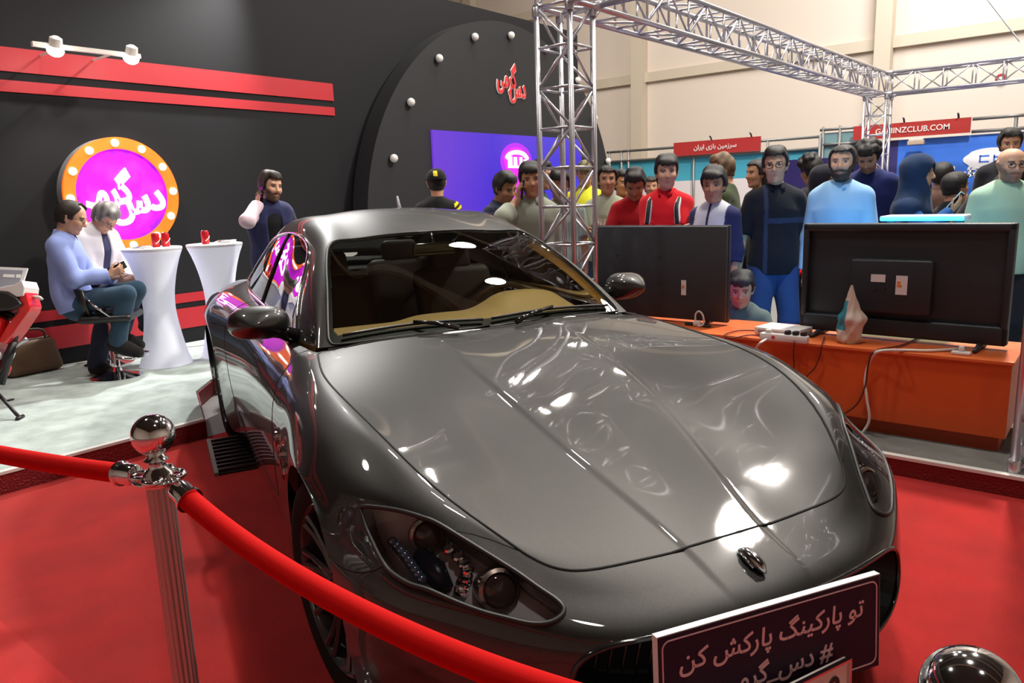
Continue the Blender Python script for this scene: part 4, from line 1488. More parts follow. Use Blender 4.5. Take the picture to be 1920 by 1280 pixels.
class Surf:
    def __init__(s, rings, crease=False):
        s.crease = crease
        Rg = np.array(rings)
        full = np.concatenate([Rg[:, :0:-1] * np.array([1, -1, 1]), Rg], 1)
        s.nr = Rg.shape[1] - 1
        s.f = nspline(full)

    def grid(s, us, vs):
        us, vs = np.asarray(us, float), np.asarray(vs, float)
        G = nspline(np.swapaxes(s.f(us), 0, 1))(vs + s.nr).swapaxes(0, 1)
        if s.crease:
            # two soft ridges running from the nose to the windscreen
            vcr = np.interp(us, [3.5, 4.2, 5, 6, 7.5, 9.3], [.85, .88, .88, .95, 1.02, 1.1])
            amp = np.interp(us, [3.2, 4.2, 5, 8, 9.6, 10.6], [0, .004, .005, .006, .004, 0])
            d = np.abs(vs)[None] - vcr[:, None]
            t = np.clip(.5 - d / .14, 0, 1)
            G[..., 2] += amp[:, None] * (t * t * (3 - 2 * t) - .5)
        return G

    def pt(s, u, v, off=0.):
        e = .02
        P = s.grid([u, u + e], [v, v + e])
        n = np.cross(P[0, 1] - P[0, 0], P[1, 0] - P[0, 0])
        n /= max(np.linalg.norm(n), 1e-9)
        return P[0, 0] + n * off, n


def inpoly(U, V, poly):
    ins = np.zeros(U.shape, bool)
    n = len(poly)
    for i in range(n):
        (x0, y0), (x1, y1) = poly[i], poly[(i + 1) % n]
        c = ((y0 > V) != (y1 > V)) & (U < (x1 - x0) * (V - y0) / (y1 - y0 + 1e-12) + x0)
        ins ^= c
    return ins


def smooth2(poly, n=6, closed=True):
    return [(p.x, p.y) for p in smooth_path([(a, b, 0) for a, b in poly], n, closed)]


def surf_part(name, G, Nn, fm, material, parent, label=None):
    """faces of grid G picked by fm, with the whole surface's normals"""
    nu, nv = G.shape[:2]
    idx = np.arange(nu * nv).reshape(nu, nv)
    q = np.stack([idx[:-1, :-1], idx[:-1, 1:], idx[1:, 1:], idx[1:, :-1]], -1)[fm]
    used, inv = np.unique(q, return_inverse=True)
    o = np_mesh(name, G.reshape(-1, 3)[used], inv.reshape(-1, 4), material, parent)
    o.data.normals_split_custom_set_from_vertices(Nn.reshape(-1, 3)[used])
    if label:
        o['label'] = label
    return o


def gridnormals(G):
    n = np.cross(np.gradient(G, axis=1), np.gradient(G, axis=0))
    return n / np.maximum(np.linalg.norm(n, axis=-1, keepdims=True), 1e-12)


def paint():
    m = mat('car_paint', (.045, .043, .040), .48, metal=.9, coat=1.0)
    nt = m.node_tree
    b = nt.nodes['Principled BSDF']
    tc = nt.nodes.new('ShaderNodeTexCoord')
    vo = nt.nodes.new('ShaderNodeTexVoronoi')
    vo.inputs['Scale'].default_value = 900
    nt.links.new(tc.outputs['Object'], vo.inputs['Vector'])
    mx = nt.nodes.new('ShaderNodeMix')
    mx.data_type = 'RGBA'
    mx.inputs['A'].default_value = (.030, .029, .028, 1)
    mx.inputs['B'].default_value = (.045, .044, .0425, 1)
    nt.links.new(vo.outputs['Color'], mx.inputs['Factor'])
    nt.links.new(mx.outputs['Result'], b.inputs['Base Color'])
    b.inputs['Coat Roughness'].default_value = .03
    return m


def build_car():
    car = thing('car', 'dark grey metallic coupe parked nose towards the viewer on the red carpet', 'car', (1.99708, 1.34923, 0.0), R(-114.2349))
    P = paint()
    black = mat('black_plastic', (.012, .012, .012), .45)
    gloss = mat('gloss_black', (.008, .008, .009), .12, coat=.5)
    chrome = mat('chrome', (.75, .75, .76), .07, metal=1)
    tan = mat('tan_leather', srgb(250, 214, 146), .5, bump=.1, bscale=300)
    brown = mat('brown_leather', srgb(70, 48, 34), .55, bump=.1, bscale=300)
    rubber = mat('tyre_rubber', (.010, .010, .010), .9, spec=.15)
    S = Surf(CAR_RINGS, True)
    us = np.concatenate([np.arange(0, 12, .03), np.linspace(12, 24, 201)])
    vs = np.linspace(-8, 8, 449)
    G = S.grid(us, vs)
    Nn = gridnormals(G)
    U, V = np.meshgrid((us[:-1] + us[1:]) / 2, (vs[:-1] + vs[1:]) / 2, indexing='ij')
    A = np.abs(V)
    cabin = (A < 3.02) & (U > 11.42) & (U < 19.6)
    HL = [(5.6, 5.94), (5.7, 5.74), (5.62, 5.5), (5.48, 5.22), (5.3, 5.0), (5.2, 4.88), (4.95, 4.71), (4.75, 4.45), (4.58, 4.16), (4.4, 3.88), (4.12, 3.62), (3.9, 3.46), (3.65, 3.41),
          (3.43, 3.52), (3.25, 3.71), (3.18, 3.96), (3.23, 4.29), (3.3, 4.66), (3.45, 5.05), (3.65, 5.44), (3.75, 5.74), (3.95, 5.99), (4.17, 6.16), (4.62, 6.29), (5.12, 6.25)]
    HLs = smooth2(HL, 4)
    hl = inpoly(U, A, HLs)
    MO = smooth2([(2.95, 0), (2.97, 1.2), (2.92, 2.2), (2.7, 2.95), (2.2, 3.35), (1.5, 3.35), (.95, 2.9), (.75, 2.0), (.7, 1.0), (.7, 0)] , 5, False)
    MO = MO + [(u, -v) for u, v in MO[::-1]]
    mouth = inpoly(U, V, MO)
    HD = [(4.86, 0), (4.86, 1.5), (4.86, 2.6), (4.88, 2.95), (4.93, 3.16), (5.03, 3.30), (5.2, 3.38), (6, 3.38), (7, 3.38), (8, 3.38), (9, 3.37), (10.2, 3.33), (11.0, 3.2), (11.35, 2.95)]
    HDs = smooth2(HD, 4, False)
    hood = inpoly(U, V, HDs + [(u, -v) for u, v in HDs[::-1]])
    DR = [(11.9, 3.05), (11.75, 4.2), (11.6, 5.2), (11.55, 6.4), (11.7, 7.3), (12.0, 7.55), (13, 7.6), (14, 7.6), (14.6, 7.5), (14.95, 7.0), (15.2, 6.0), (15.25, 5.0), (15.15, 4.0), (15.05, 3.05)]
    DRs = smooth2(DR, 4, False)
    door = inpoly(U, A, DRs)
    TR = smooth2([(19.7, 2.6), (20.5, 2.9), (21.5, 2.9), (22, 2.6), (22.2, 1.5), (22.2, 0)], 4, False)
    trunk = inpoly(U, V, TR + [(u, -v) for u, v in TR[::-1]])
    body = ~(cabin | hl | mouth | hood | door | trunk)
    bs = surf_part('body_shell', G, Nn, body, P, car)
    surf_part('hood', G, Nn, hood, P, car)
    surf_part('trunk_lid', G, Nn, trunk & ~cabin, P, car)
    for sg in (-1, 1):
        surf_part('door', G, Nn, door & (V * sg > 0), P, car)

    def line(poly, r, name, m, parent, sg=1, off=0., closed=False, n=6, surf=S):
        b = MB()
        pts = [surf.pt(u, v * sg, off)[0] for u, v in poly]
        b.tube(pts, r, n, closed)
        return b

    # shut lines
    b = MB()
    full = HDs[::-1] + [(u, -v) for u, v in HDs[1:]]
    b.tube([S.pt(u, v, -.001)[0] for u, v in full], .0042, 6)
    b.build('hood_gap', mat('gap_black', (.003, .003, .003), .8), car, smooth=True)
    for sg in (-1, 1):
        line(DRs, .003, '', None, None, sg, -.001).build('door_gap', MATS['gap_black'], car, smooth=True)
        # bumper seam from the lamp to the arch, and seam from lamp to hood
        line(smooth2([(4.2, 6.2), (4.15, 6.6), (4.25, 7.1), (4.5, 7.9)], 5, False), .003, '', None, None, sg, -.001).build('bumper_gap', MATS['gap_black'], car, smooth=True)
        line([(5.02, 4.72), (5.05, 4.3), (5.08, 3.9), (5.1, 3.45)], .0022, '', None, None, sg, -.001).build('fender_gap', MATS['gap_black'], car, smooth=True)
        # headlamp
        lamp = bpy.data.objects.new('headlight', None)
        COL.objects.link(lamp)
        lamp.parent = car
        line(HLs, .0062, '', None, None, sg, .0015, True, 8).build('lamp_gasket', black, lamp, smooth=True)
        lens = hl & (V * sg > 0)
        surf_part('lens', G + Nn * .002, Nn, lens, glassmat('lamp_lens', (.92, .93, .95), .0, 1.5), lamp)
        surf_part('bowl', G - Nn * .055, Nn, lens, mat('lamp_bowl', (.72, .68, .68), .5), lamp)
        bb = MB()
        ring = [(S.pt(u, v * sg, .0)[0], S.pt(u, v * sg, -.056)[0]) for u, v in HLs]
        n = len(ring)
        bb.add([p for a in ring for p in a], [(2 * i, 2 * i + 1, 2 * ((i + 1) % n) + 1, 2 * ((i + 1) % n)) for i in range(n)])
        bb.build('bowl_rim', mat('lamp_wall', (.34, .32, .32), .4, metal=.3), lamp, smooth=True)
        # two projectors, reflector strip, indicator
        for (u, v, r) in ((4.92, 5.25, .046), (4.07, 4.28, .052)):
            c, nn = S.pt(u, v * sg, -.030)
            ax = _nrm(nn * .55 + np.array([.85, 0, .05]))
            Mq = Vector(ax).to_track_quat('Z', 'Y').to_matrix()
            pj = MB().lathe([(r * .95, -.05), (r, -.01), (r * .97, .012), (r * .80, .016), (r * .78, .004), (r * .3, .001)], c, 28, Mq).build('projector', mat('lamp_ring', (.42, .33, .29), .25, metal=.9), lamp, auto=40)
            MB().ball(c, r * .80, 12, (1, 1, .45), Mq).build('projector_lens', mat('projector_glass', (.10, .06, .05), .05, coat=1), pj, smooth=True)
        st = MB()
        for k in range(9):
            t = k / 8
            u, v = 4.75 + (3.95 - 4.75) * t, 5.95 + (5.55 - 5.95) * t
            c, nn = S.pt(u, v * sg, -.018)
            st.ball(c, .014, 6, (1, 1, 1))
        st.build('indicator', mat('lamp_indicator', srgb(150, 165, 190), .15, metal=.7), lamp, smooth=True)
        rf = MB()
        for (u, v) in ((4.75, 4.95), (4.62, 4.82), (4.5, 4.75), (4.38, 4.72), (4.2, 4.78), (4.05, 4.85), (3.9, 4.9)):
            c, nn = S.pt(u, v * sg, -.028)
            Mq = Vector(nn).to_track_quat('Z', 'Y').to_matrix()
            rf.lathe([(.016, -.02), (.017, .0), (.012, .003), (.010, -.006)], c, 14, Mq)
        rf.build('trim_row', chrome, lamp, auto=40)
        bk = MB()
        bk.tube([S.pt(u, v * sg, -.035)[0] for u, v in ((4.55, 5.55), (4.2, 5.3), (3.85, 5.15))], [.02, .032, .02], 8)
        bk.build('divider', mat('lamp_dark', (.02, .022, .04), .3), lamp, smooth=True)
    # grille: recessed mouth, bars, trim
    gr = bpy.data.objects.new('grille', None)
    COL.objects.link(gr)
    gr.parent = car
    bb = MB()
    ring = [S.pt(u, v, -.002)[0] for u, v in MO]
    n = len(ring)
    back = [np.array([p[0] - .13 - .1 * abs(p[1]), p[1] * .82, .31 + (p[2] - .31) * .85]) for p in ring]
    bb.add(ring + back, [(i, (i + 1) % n, n + (i + 1) % n, n + i) for i in range(n)] + [tuple(range(n, 2 * n))])
    bb.build('grille_mouth', mat('grille_black', (.006, .006, .006), .5), gr)
    bars = MB()
    for k in range(-15, 16):
        y = k * .032
        zt, zb = .46 - abs(y) * .05, .20 + abs(y) * .05
        bars.tube([(.86 - y * y * .5 - .03, y, zb), (.80 - y * y * .5 - .02, y, (zb + zt) / 2), (.84 - y * y * .5 - .03, y, zt)], .004, 6)
    bars.build('grille_bars', gloss, gr, smooth=True)
    b = MB()
    b.tube([S.pt(u, v, .0)[0] for u, v in MO], .007, 8, True)
    b.build('grille_trim', gloss, gr, smooth=True)
    # badge: a small upright emblem on the nose
    c, nn = S.pt(4.17, .0, .0)
    bd = MB()
    pts = [S.pt(u, 0, o)[0] for u, o in ((4.52, .002), (4.4, .012), (4.2, .016), (4.0, .014), (3.86, .006))]
    bd.tube(pts, [.006, .014, .016, .014, .006], 10)
    for sg in (-1, 1):
        bd.tube([S.pt(4.05, .12 * sg, .008)[0], S.pt(4.3, .11 * sg, .010)[0], S.pt(4.5, .06 * sg, .006)[0]], [.003, .005, .002], 6)
    bd.build('badge', mat('badge_chrome', (.45, .45, .46), .15, metal=1), car, smooth=True, label='chrome emblem on the nose')
    # number plate, mostly hidden under the sign
    pl = MB()
    pl.box((.955, 0, .245), (.012, .52, .115))
    plate = pl.build('number_plate', mat('plate_white', srgb(225, 215, 210), .5), car)
    plate.location = (.030, -.15, .052)
    plate.rotation_euler = (R(3), 0, 0)
    pf = MB()
    for (a, bz, d) in (((.963, 0, .3035), 0, (.01, .53, .006)), ((.963, 0, .1865), 0, (.01, .53, .006)), ((.963, .262, .245), 0, (.01, .006, .12)), ((.963, -.262, .245), 0, (.01, .006, .12))):
        pf.box(a, d)
    pf.build('plate_border', chrome, plate)
    Mt = frame((.9625, 0.02, .243), (0, 1, 0), (0, 0, 1))
    lettering('plate_digits', '۵۹۹', Mt @ Matrix.Translation((.15, 0, 0)), .13, .002, mat('plate_ink', (.02, .02, .02), .6), plate, bold=.02)
    # arches, wheels
    for (wx, nm) in ((0, 'f'), (-2.942, 'r')):
        for sg in (-1, 1):
            lb = MB()
            n = 24
            prof = []
            for k in range(n + 1):
                a = .12 + (math.pi - .24) * k / n
                prof.append((wx + .385 * math.cos(a), .345 + .385 * math.sin(a)))
            vs_ = [(x_, sg * .90, z_) for x_, z_ in prof] + [(x_, sg * .55, z_) for x_, z_ in prof]
            lb.add(vs_, [(i, i + 1, n + 2 + i, n + 1 + i) for i in range(n)])
            lb.add([(x_, sg * .55, z_) for x_, z_ in prof], [tuple(range(n + 1))])
            lb.build('arch_liner', mat('liner', (.006, .006, .006), .9), car, smooth=False)
            wl = bpy.data.objects.new('wheel', None)
            COL.objects.link(wl)
            wl.parent = car
            wl.location = (wx, sg * (.775 if wx == 0 else .80), .342)
            wl.rotation_euler = (0, 0, R(9) if wx == 0 else 0)
            Mq = Matrix.Rotation(-sg * math.pi / 2, 3, 'X')
            w = .120
            t = MB().lathe([(.255, -w * .9), (.30, -w), (.325, -w * .95), (.340, -w * .75), (.342, -w * .3), (.338, -w * .28), (.338, -w * .2), (.342, -w * .18), (.342, w * .18), (.338, w * .2), (.338, w * .28), (.342, w * .3),
                            (.340, w * .75), (.325, w * .95), (.30, w), (.255, w * .9)], (0, 0, 0), 64, Mq, False)
            t.build('tyre', rubber, wl, auto=50)
            rm = MB()
            rm.lathe([(.250, -.1), (.262, .085), (.262, .105), (.252, .112), (.243, .10), (.236, .05), (.225, -.05)], (0, 0, 0), 64, Mq, False)
            for k in range(10):
                a = 2 * math.pi * k / 10
                for da in (-.09, .09):
                    p = [(.05, .078, .5), (.13, .083, .8), (.2, .09, 1.), (.246, .10, 1.1)]
                    rm.tube([Mq @ Vector((r_ * math.cos(a + da * q_), r_ * math.sin(a + da * q_), z_)) for r_, z_, q_ in p], [.017, .011, .010, .012], 6)
            rm.lathe([(.05, .04), (.075, .05), (.075, .08), (.06, .09), (.03, .094), (.001, .094)], (0, 0, 0), 24, Mq)
            rm.build('rim', mat('rim_black', (.035, .035, .038), .2, coat=.8), wl, auto=40)
            MB().lathe([(.20, -.02), (.20, .01), (.09, .012), (.09, .02)], (0, 0, 0), 40, Mq).build('brake_disc', mat('disc_steel', (.18, .18, .19), .4, metal=1), wl, auto=40)
            # arch lip in front of and behind the wheel
    # underbody
    MB().b2(-3.6, .40, -.66, .66, .14, .3).build('underbody', MATS['liner'], car)
    sk = MB()
    for sg in (-1, 1):
        sk.b2(-2.5, -.45, sg * .84, sg * .80, .13, .24)
    sk.build('sill', MATS['liner'], car)
    # ------- greenhouse
    GS = Surf(GH_RINGS)
    gu = np.linspace(0, 10, 301)
    gv = np.linspace(-5, 5, 301)
    GG = GS.grid(gu, gv)
    GN = gridnormals(GG)
    U2, V2 = np.meshgrid((gu[:-1] + gu[1:]) / 2, (gv[:-1] + gv[1:]) / 2, indexing='ij')
    A2 = np.abs(V2)
    WS = smooth2([(.02, 0), (.02, 1.5), (.02, 2.5), (.08, 2.8), (.4, 2.86), (1.2, 2.84), (2.2, 2.78), (2.6, 2.68), (2.8, 2.4), (2.86, 1.5), (2.88, 0)], 5, False)
    WSf = WS + [(u, -v) for u, v in WS[::-1]]
    ws = inpoly(U2, V2, WSf)
    SW = smooth2([(1.05, 4.88), (1.5, 4.35), (1.95, 3.95), (2.45, 3.6), (2.95, 3.36), (3.6, 3.22), (4.5, 3.22), (5.4, 3.3), (6.4, 3.42), (7.2, 3.6), (7.8, 3.95), (8.1, 4.4), (8.05, 4.8), (7.0, 4.9), (5.0, 4.92), (3.0, 4.92), (1.8, 4.92)], 5)
    sw = inpoly(U2, A2, SW)
    RW = smooth2([(6.9, 0), (6.92, 1.6), (7.1, 2.3), (7.6, 2.55), (8.6, 2.5), (9.3, 2.35), (9.7, 1.8), (9.8, 0)], 5, False)
    rw = inpoly(U2, V2, RW + [(u, -v) for u, v in RW[::-1]])
    surf_part('roof', GG, GN, ~(ws | sw | rw), P, car)
    pane = glassmat('car_glass', (.74, .77, .72), 0., 1.52)
    dark = glassmat('car_glass_side', (.30, .32, .31), 0., 1.6)
    surf_part('windshield', GG, GN, ws, pane, car, 'windscreen with faint green tint')
    surf_part('rear_window', GG, GN, rw, dark, car)
    # dark band printed round the windscreen's edge
    ins = inpoly(U2, V2, [(u * .93 + .17 if u < 2 else u - .08, v * .955) for u, v in WSf])
    surf_part('windshield_band', GG - GN * .004, GN, ws & ~ins, mat('band_black', (.010, .012, .010), .5), car)
    for sg in (-1, 1):
        surf_part('side_window', GG, GN, sw & (V2 * sg > 0), dark, car)
        b = MB()
        b.tube([GS.pt(u, v * sg, .003)[0] for u, v in SW], .0085, 8, True)
        b.build('window_trim', chrome, car, smooth=True, label='bright trim round the side window')
        b = MB()
        b.tube([GS.pt(u, 3.95 * sg if False else v * sg, .002)[0] for u, v in ((5.0, 3.25), (5.15, 3.8), (5.3, 4.4), (5.4, 4.92))], .009, 8)
        b.build('window_pillar', black, car, smooth=True)
    b = MB()
    b.tube([GS.pt(u, v, .0)[0] for u, v in WSf], .006, 6, True)
    b.build('windshield_seal', black, car, smooth=True)
    # cowl panel below the glass
    cw = MB()
    cv = []
    for k in range(41):
        v = -2.95 + 5.9 * k / 40
        a = S.pt(11.25, v, .001)[0]
        c = GS.pt(.05, np.clip(v, -2.8, 2.8), -.006)[0]
        cv += [a, (a + c) / 2 - np.array([0, 0, .012]), c]
    cw.add(cv, [(3 * k + j, 3 * k + j + 1, 3 * k + j + 4, 3 * k + j + 3) for k in range(40) for j in range(2)])
    cw.build('cowl', mat('cowl_black', (.01, .01, .01), .5), car, smooth=True)
    # wipers
    for (y0, y1, yp) in ((-.62, -.02, -.16), (.02, .62, .10)):
        wp = bpy.data.objects.new('wiper', None)
        COL.objects.link(wp)
        wp.parent = car
        pa = []
        for k in range(9):
            t = k / 8
            y = y0 + (y1 - y0) * t
            v = y / .245
            pa.append(GS.pt(.13 + .05 * math.sin(t * 3.1), v, .014)[0])
        MB().tube(pa, .006, 6).build('blade', black, wp, smooth=True)
        a0 = S.pt(11.1, yp / .25, .02)[0]
        MB().tube([a0, (Vector(a0) + Vector(pa[4])) / 2 + Vector((0, 0, .012)), pa[4] + np.array([0, 0, .01])], [.012, .008, .006], 6).build('arm', gloss, wp, smooth=True)
    # mirrors
    for sg in (-1, 1):
        mr = bpy.data.objects.new('mirror', None)
        COL.objects.link(mr)
        mr.parent = car
        c = Vector((-1.0, sg * .895, .990))
        bm_ = MB()
        Mr = Matrix.Rotation(R(18) * sg, 3, 'Z')
        prof = []
        nr = 18
        for i in range(nr + 1):
            t = i / nr
            r_ = math.sin(min(t * 1.25, 1) * math.pi / 2) ** .8
            prof.append((.085 - .15 * t, max(r_, .02)))
        vs_, fs_ = [], []
        n = 28
        for (xx, r_) in prof:
            for k in range(n):
                a = 2 * math.pi * k / n
                ca, sa = math.cos(a), math.sin(a)
                yy = .118 * r_ * (abs(ca) ** .75) * (1 if ca > 0 else -1)
                zz = (.072 if sa > 0 else .062) * r_ * (abs(sa) ** .8) * (1 if sa > 0 else -1)
                vs_.append(Mr @ Vector((xx, yy, zz - (.085 - xx) * .05)) + c)
        for i in range(nr):
            for k in range(n):
                fs_.append((i * n + k, i * n + (k + 1) % n, (i + 1) * n + (k + 1) % n, (i + 1) * n + k))
        fs_.append(tuple(range(n)))
        bm_.add(vs_, fs_)
        bm_.build('mirror_cap', P, mr, smooth=True)
        gl = MB()
        gl.add([v + (Mr @ Vector((-.001, 0, 0))) for v in vs_[-n:]], [tuple(range(n))])
        gl.build('mirror_glass', mat('mirror_silver', (.8, .8, .8), .02, metal=1), mr)
        MB().tube([(-1.03, sg * .74, .915), (-1.02, sg * .80, .945), (-1.01, sg * .88, .965)], [.035, .028, .03], 10).build('mirror_stalk', gloss, mr, smooth=True)
    # fender vents, door handles
    for sg in (-1, 1):
        for (u, v) in ((11.0, 6.61), (10.53, 6.78), (10.08, 6.98)):
            c, nn = S.pt(u, v * sg, .002)
            Mq = Vector(nn).to_track_quat('Z', 'Y').to_matrix()
            vt = MB()
            vt.ring(.020, .029, Matrix.Translation(c) @ Mq.to_4x4() @ Matrix.Diagonal((1, 1.15, 1, 1)), .007, 24)
            vt.build('fender_vent', chrome, car, auto=40)
        hp = [S.pt(u, 5.15 * sg, o)[0] for u, o in ((14.2, .004), (14.35, .022), (14.6, .022), (14.75, .004))]
        MB().tube(smooth_path(hp, 5), .011, 8).build('door_handle', chrome, car, smooth=True)
    # antenna on the roof
    a0 = Vector((-2.45, .20, 1.36))
    MB().tube([a0, a0 + Vector((-.02, 0, .05)), a0 + Vector((-.05, 0, .115))], [.016, .012, .006], 8).build('antenna', mat('antenna_grey', (.35, .35, .36), .3), car, smooth=True)
    # ------- cabin
    ib = MB()
    ib.b2(-3.3, -.85, -.66, .66, .22, .30)
    ib.b2(-3.35, -3.25, -.55, .55, .3, .93)
    ib.build('cabin_floor', mat('cabin_dark', (.02, .017, .015), .9), car)
    for sg in (-1, 1):
        dp = MB()
        dp.rbox((-1.75, sg * .69, .60), (1.75, .05, .58), .03)
        dp.build('door_card', tan, car, smooth=True)
        pp = MB()
        for (u0, u1, v0, v1) in ((.15, 2.7, 3.0, 3.35),):
            pts = [GS.pt(u0 + (u1 - u0) * k / 8, 3.1 * sg, -.03)[0] for k in range(9)]
            pp.tube(pts, .03, 6)
        pp.build('pillar_trim', tan, car, smooth=True)
    hl_ = MB()
    rows = []
    for iu, u in enumerate(np.linspace(3.0, 7.0, 9)):
        for v in np.linspace(-2.9, 2.9, 13):
            rows.append(GS.pt(u, v, -.03)[0])
    hl_.add(rows, [(i * 13 + j, i * 13 + j + 1, (i + 1) * 13 + j + 1, (i + 1) * 13 + j) for i in range(8) for j in range(12)])
    hl_.build('headliner', mat('headliner_grey', srgb(120, 105, 85), .9), car, smooth=True)
    # dashboard: a broad top with a binnacle before the driver (the car's left)
    db = MB()
    nx_, ny_ = 28, 60
    vsd = []
    for i in range(nx_ + 1):
        t = i / nx_
        for j in range(ny_ + 1):
            y = -.68 + 1.36 * j / ny_
            xx = -.80 - .52 * t
            edge = .905 - .0 * t
            z = .893 + .012 * math.sin(min(t * 3, 1) * 1.57) - .02 * t * t - (max(abs(y) - .60, 0) * .2)
            hump = math.exp(-((y - .37) / .21) ** 4) * (.5 - .5 * math.cos(min(max((t - .22) / .40, 0), 1) * math.pi)) * (1 - max(t - .80, 0) * 2.2)
            z += .105 * hump
            mid = math.exp(-((y + .02) / .17) ** 4) * (.5 - .5 * math.cos(min(max((t - .1) / .5, 0), 1) * math.pi))
            z += .022 * mid
            vsd.append((xx, y, z))
    for j in range(ny_ + 1):
        y = -.68 + 1.36 * j / ny_
        vsd.append((-1.36, y, .55))
    m_ = ny_ + 1
    db.add(vsd, [(i * m_ + j, i * m_ + j + 1, (i + 1) * m_ + j + 1, (i + 1) * m_ + j) for i in range(nx_ + 1) for j in range(ny_)])
    dsh = db.build('dashboard', tan, car, smooth=True)
    # dark pad and speaker vent on top
    vp_ = MB()
    vp_.prism([(.10 * math.cos(a) * 1.0, .17 * math.sin(a)) for a in [6.283 * k / 32 for k in range(32)]], Matrix.Translation((-.93, .02, .9)) @ Matrix.Diagonal((.42, 1, 1, 1)), .014)
    vp_.build('dash_speaker', mat('speaker_green_grey', srgb(95, 105, 90), .7), dsh)
    fb = MB()
    fb.b2(-.86, -.79, -.70, .70, .70, .896)
    fb.build('dash_front', mat('cabin_dark', (.02, .017, .015), .9), car)
    # steering wheel
    sw_ = MB()
    cw_ = Vector((-1.42, .37, .84))
    Ms = Matrix.Rotation(R(-68), 3, 'Y')
    sw_.tube([Ms @ Vector((.185 * math.cos(a), .185 * math.sin(a), 0)) + cw_ for a in [6.283 * k / 40 for k in range(40)]], .016, 8, True)
    for a in (0, 2.2, 4.1):
        sw_.tube([cw_ + Ms @ Vector((.03 * math.cos(a), .03 * math.sin(a), -.01)), cw_ + Ms @ Vector((.18 * math.cos(a), .18 * math.sin(a), 0))], .014, 8)
    sw_.ball(cw_, .055, 10, (1, 1, .5), Ms)
    sw_.build('steering_wheel', brown, car, smooth=True)
    # seats
    for (sx, sy) in ((-1.95, .37), (-1.95, -.37), (-2.75, .32), (-2.75, -.32)):
        st = bpy.data.objects.new('seat', None)
        COL.objects.link(st)
        st.parent = car
        Mb = Matrix.Rotation(R(-18), 3, 'Y')
        MB().rbox((sx + .25, sy, .44), (.52, .5, .2), .07, 4).build('seat_cushion', brown, st, smooth=True)
        MB().rbox((sx - .06, sy, .78), (.14, .48, .58), .06, 4, Mb).build('seat_back', brown, st, smooth=True)
        MB().rbox((sx - .15, sy, 1.10), (.09, .25, .17), .04, 4, Mb).build('headrest', brown, st, smooth=True)
    # rear-view mirror
    rv = MB()
    rv.rbox((-1.36, 0, 1.215), (.03, .22, .065), .02, 3)
    rv.tube([(-1.36, 0, 1.235), (-1.40, 0, 1.285)], .012, 8)
    rv.build('rear_view_mirror', gloss, car, smooth=True)
    return car


CAR = build_car()

# ---------------------------------------------------------------- lattice trusses
def truss(name, label, A, B, w, bays, group, x_axis=(1, 0, 0), r=.019, rb=.009, brace_each=True, mirror=False):
    A, B = Vector(A), Vector(B)
    mid = A if abs((B - A).normalized().z) > .9 else (A + B) / 2
    t = thing(name, label, 'truss', tuple(mid), 0, group)
    A, B = A - mid, B - mid
    d = (B - A).normalized()
    u = Vector(x_axis)
    u = (u - d * u.dot(d)).normalized()
    v = d.cross(u)
    h = w / 2
    cs = [u * h + v * h, -u * h + v * h, -u * h - v * h, u * h - v * h]
    for c in cs:
        MB().tube([A + c, B + c], r, 10).build('chord', steel, t, smooth=True)
    L = (B - A).length
    for f in range(4):
        c0, c1 = cs[f], cs[(f + 1) % 4]
        fm = MB()
        for i in range(bays + 1):
            P = A + d * (L * i / bays)
            rung = MB() if brace_each else fm
            if f % 2 == 0 or True:
                rung.tube([P + c0, P + c1], rb, 6)
            if brace_each and i % 1 == 0:
                rung.build('rung', steel, t, smooth=True)
        for i in range(bays):
            P, Q = A + d * (L * i / bays), A + d * (L * (i + 1) / bays)
            dg = MB() if brace_each else fm
            if (i + f + mirror) % 2:
                dg.tube([P + c0, Q + c1], rb, 6)
            else:
                dg.tube([P + c1, Q + c0], rb, 6)
            if brace_each:
                dg.build('brace', steel, t, smooth=True)
        if not brace_each:
            fm.build('lattice', steel, t, smooth=True)
    for P, s_ in ((A, 1), (B, -1)):
        m = MB()
        Mq = d.to_track_quat('Z', 'Y').to_matrix()
        for c in cs:
            MB().lathe([(r * 1.5, 0), (r * 1.5, .05), (r * 1.2, .06)], P + c - d * (.06 if s_ < 0 else 0), 10, Mq).build('end_collar', steel, t, auto=40)
    return t


TA, TB, TC = Vector((4.22, 2.96, .10)), Vector((11.55, 2.84, 0)), Vector((4.15, .17, .10))
TZ = 2.64
truss('truss_tower', 'silver truss tower rising behind the car between screen and crowd', TA, (TA.x, TA.y, TZ), .262, 10, 'truss towers')
truss('truss_tower', 'silver truss tower far back at the corner of the truss frame', TB, (TB.x, TB.y, TZ), .275, 10, 'truss towers')
truss('truss_tower', 'silver truss tower cut by the right edge beside the orange counter', TC, (TC.x, TC.y, TZ), .27, 10, 'truss towers')
truss('truss_beam', 'long silver truss beam running back overhead from the front tower', (TA.x - .13, TA.y, TZ + .135), (TB.x + .13, TB.y, TZ + .135), .27, 24, 'truss beams', (0, 1, 0), brace_each=False)
truss('truss_beam', 'silver truss beam running right from the far corner tower', (TB.x, TB.y - .14, TZ + .135), (TB.x, -1.6, TZ + .135), .27, 13, 'truss beams', (0, 0, 1), brace_each=False)
truss('truss_beam', 'silver truss beam overhead above the orange counter', (TA.x, TA.y - .14, TZ + .135), (TC.x, TC.y - .14, TZ + .135), .27, 10, 'truss beams', (0, 0, 1), brace_each=False)

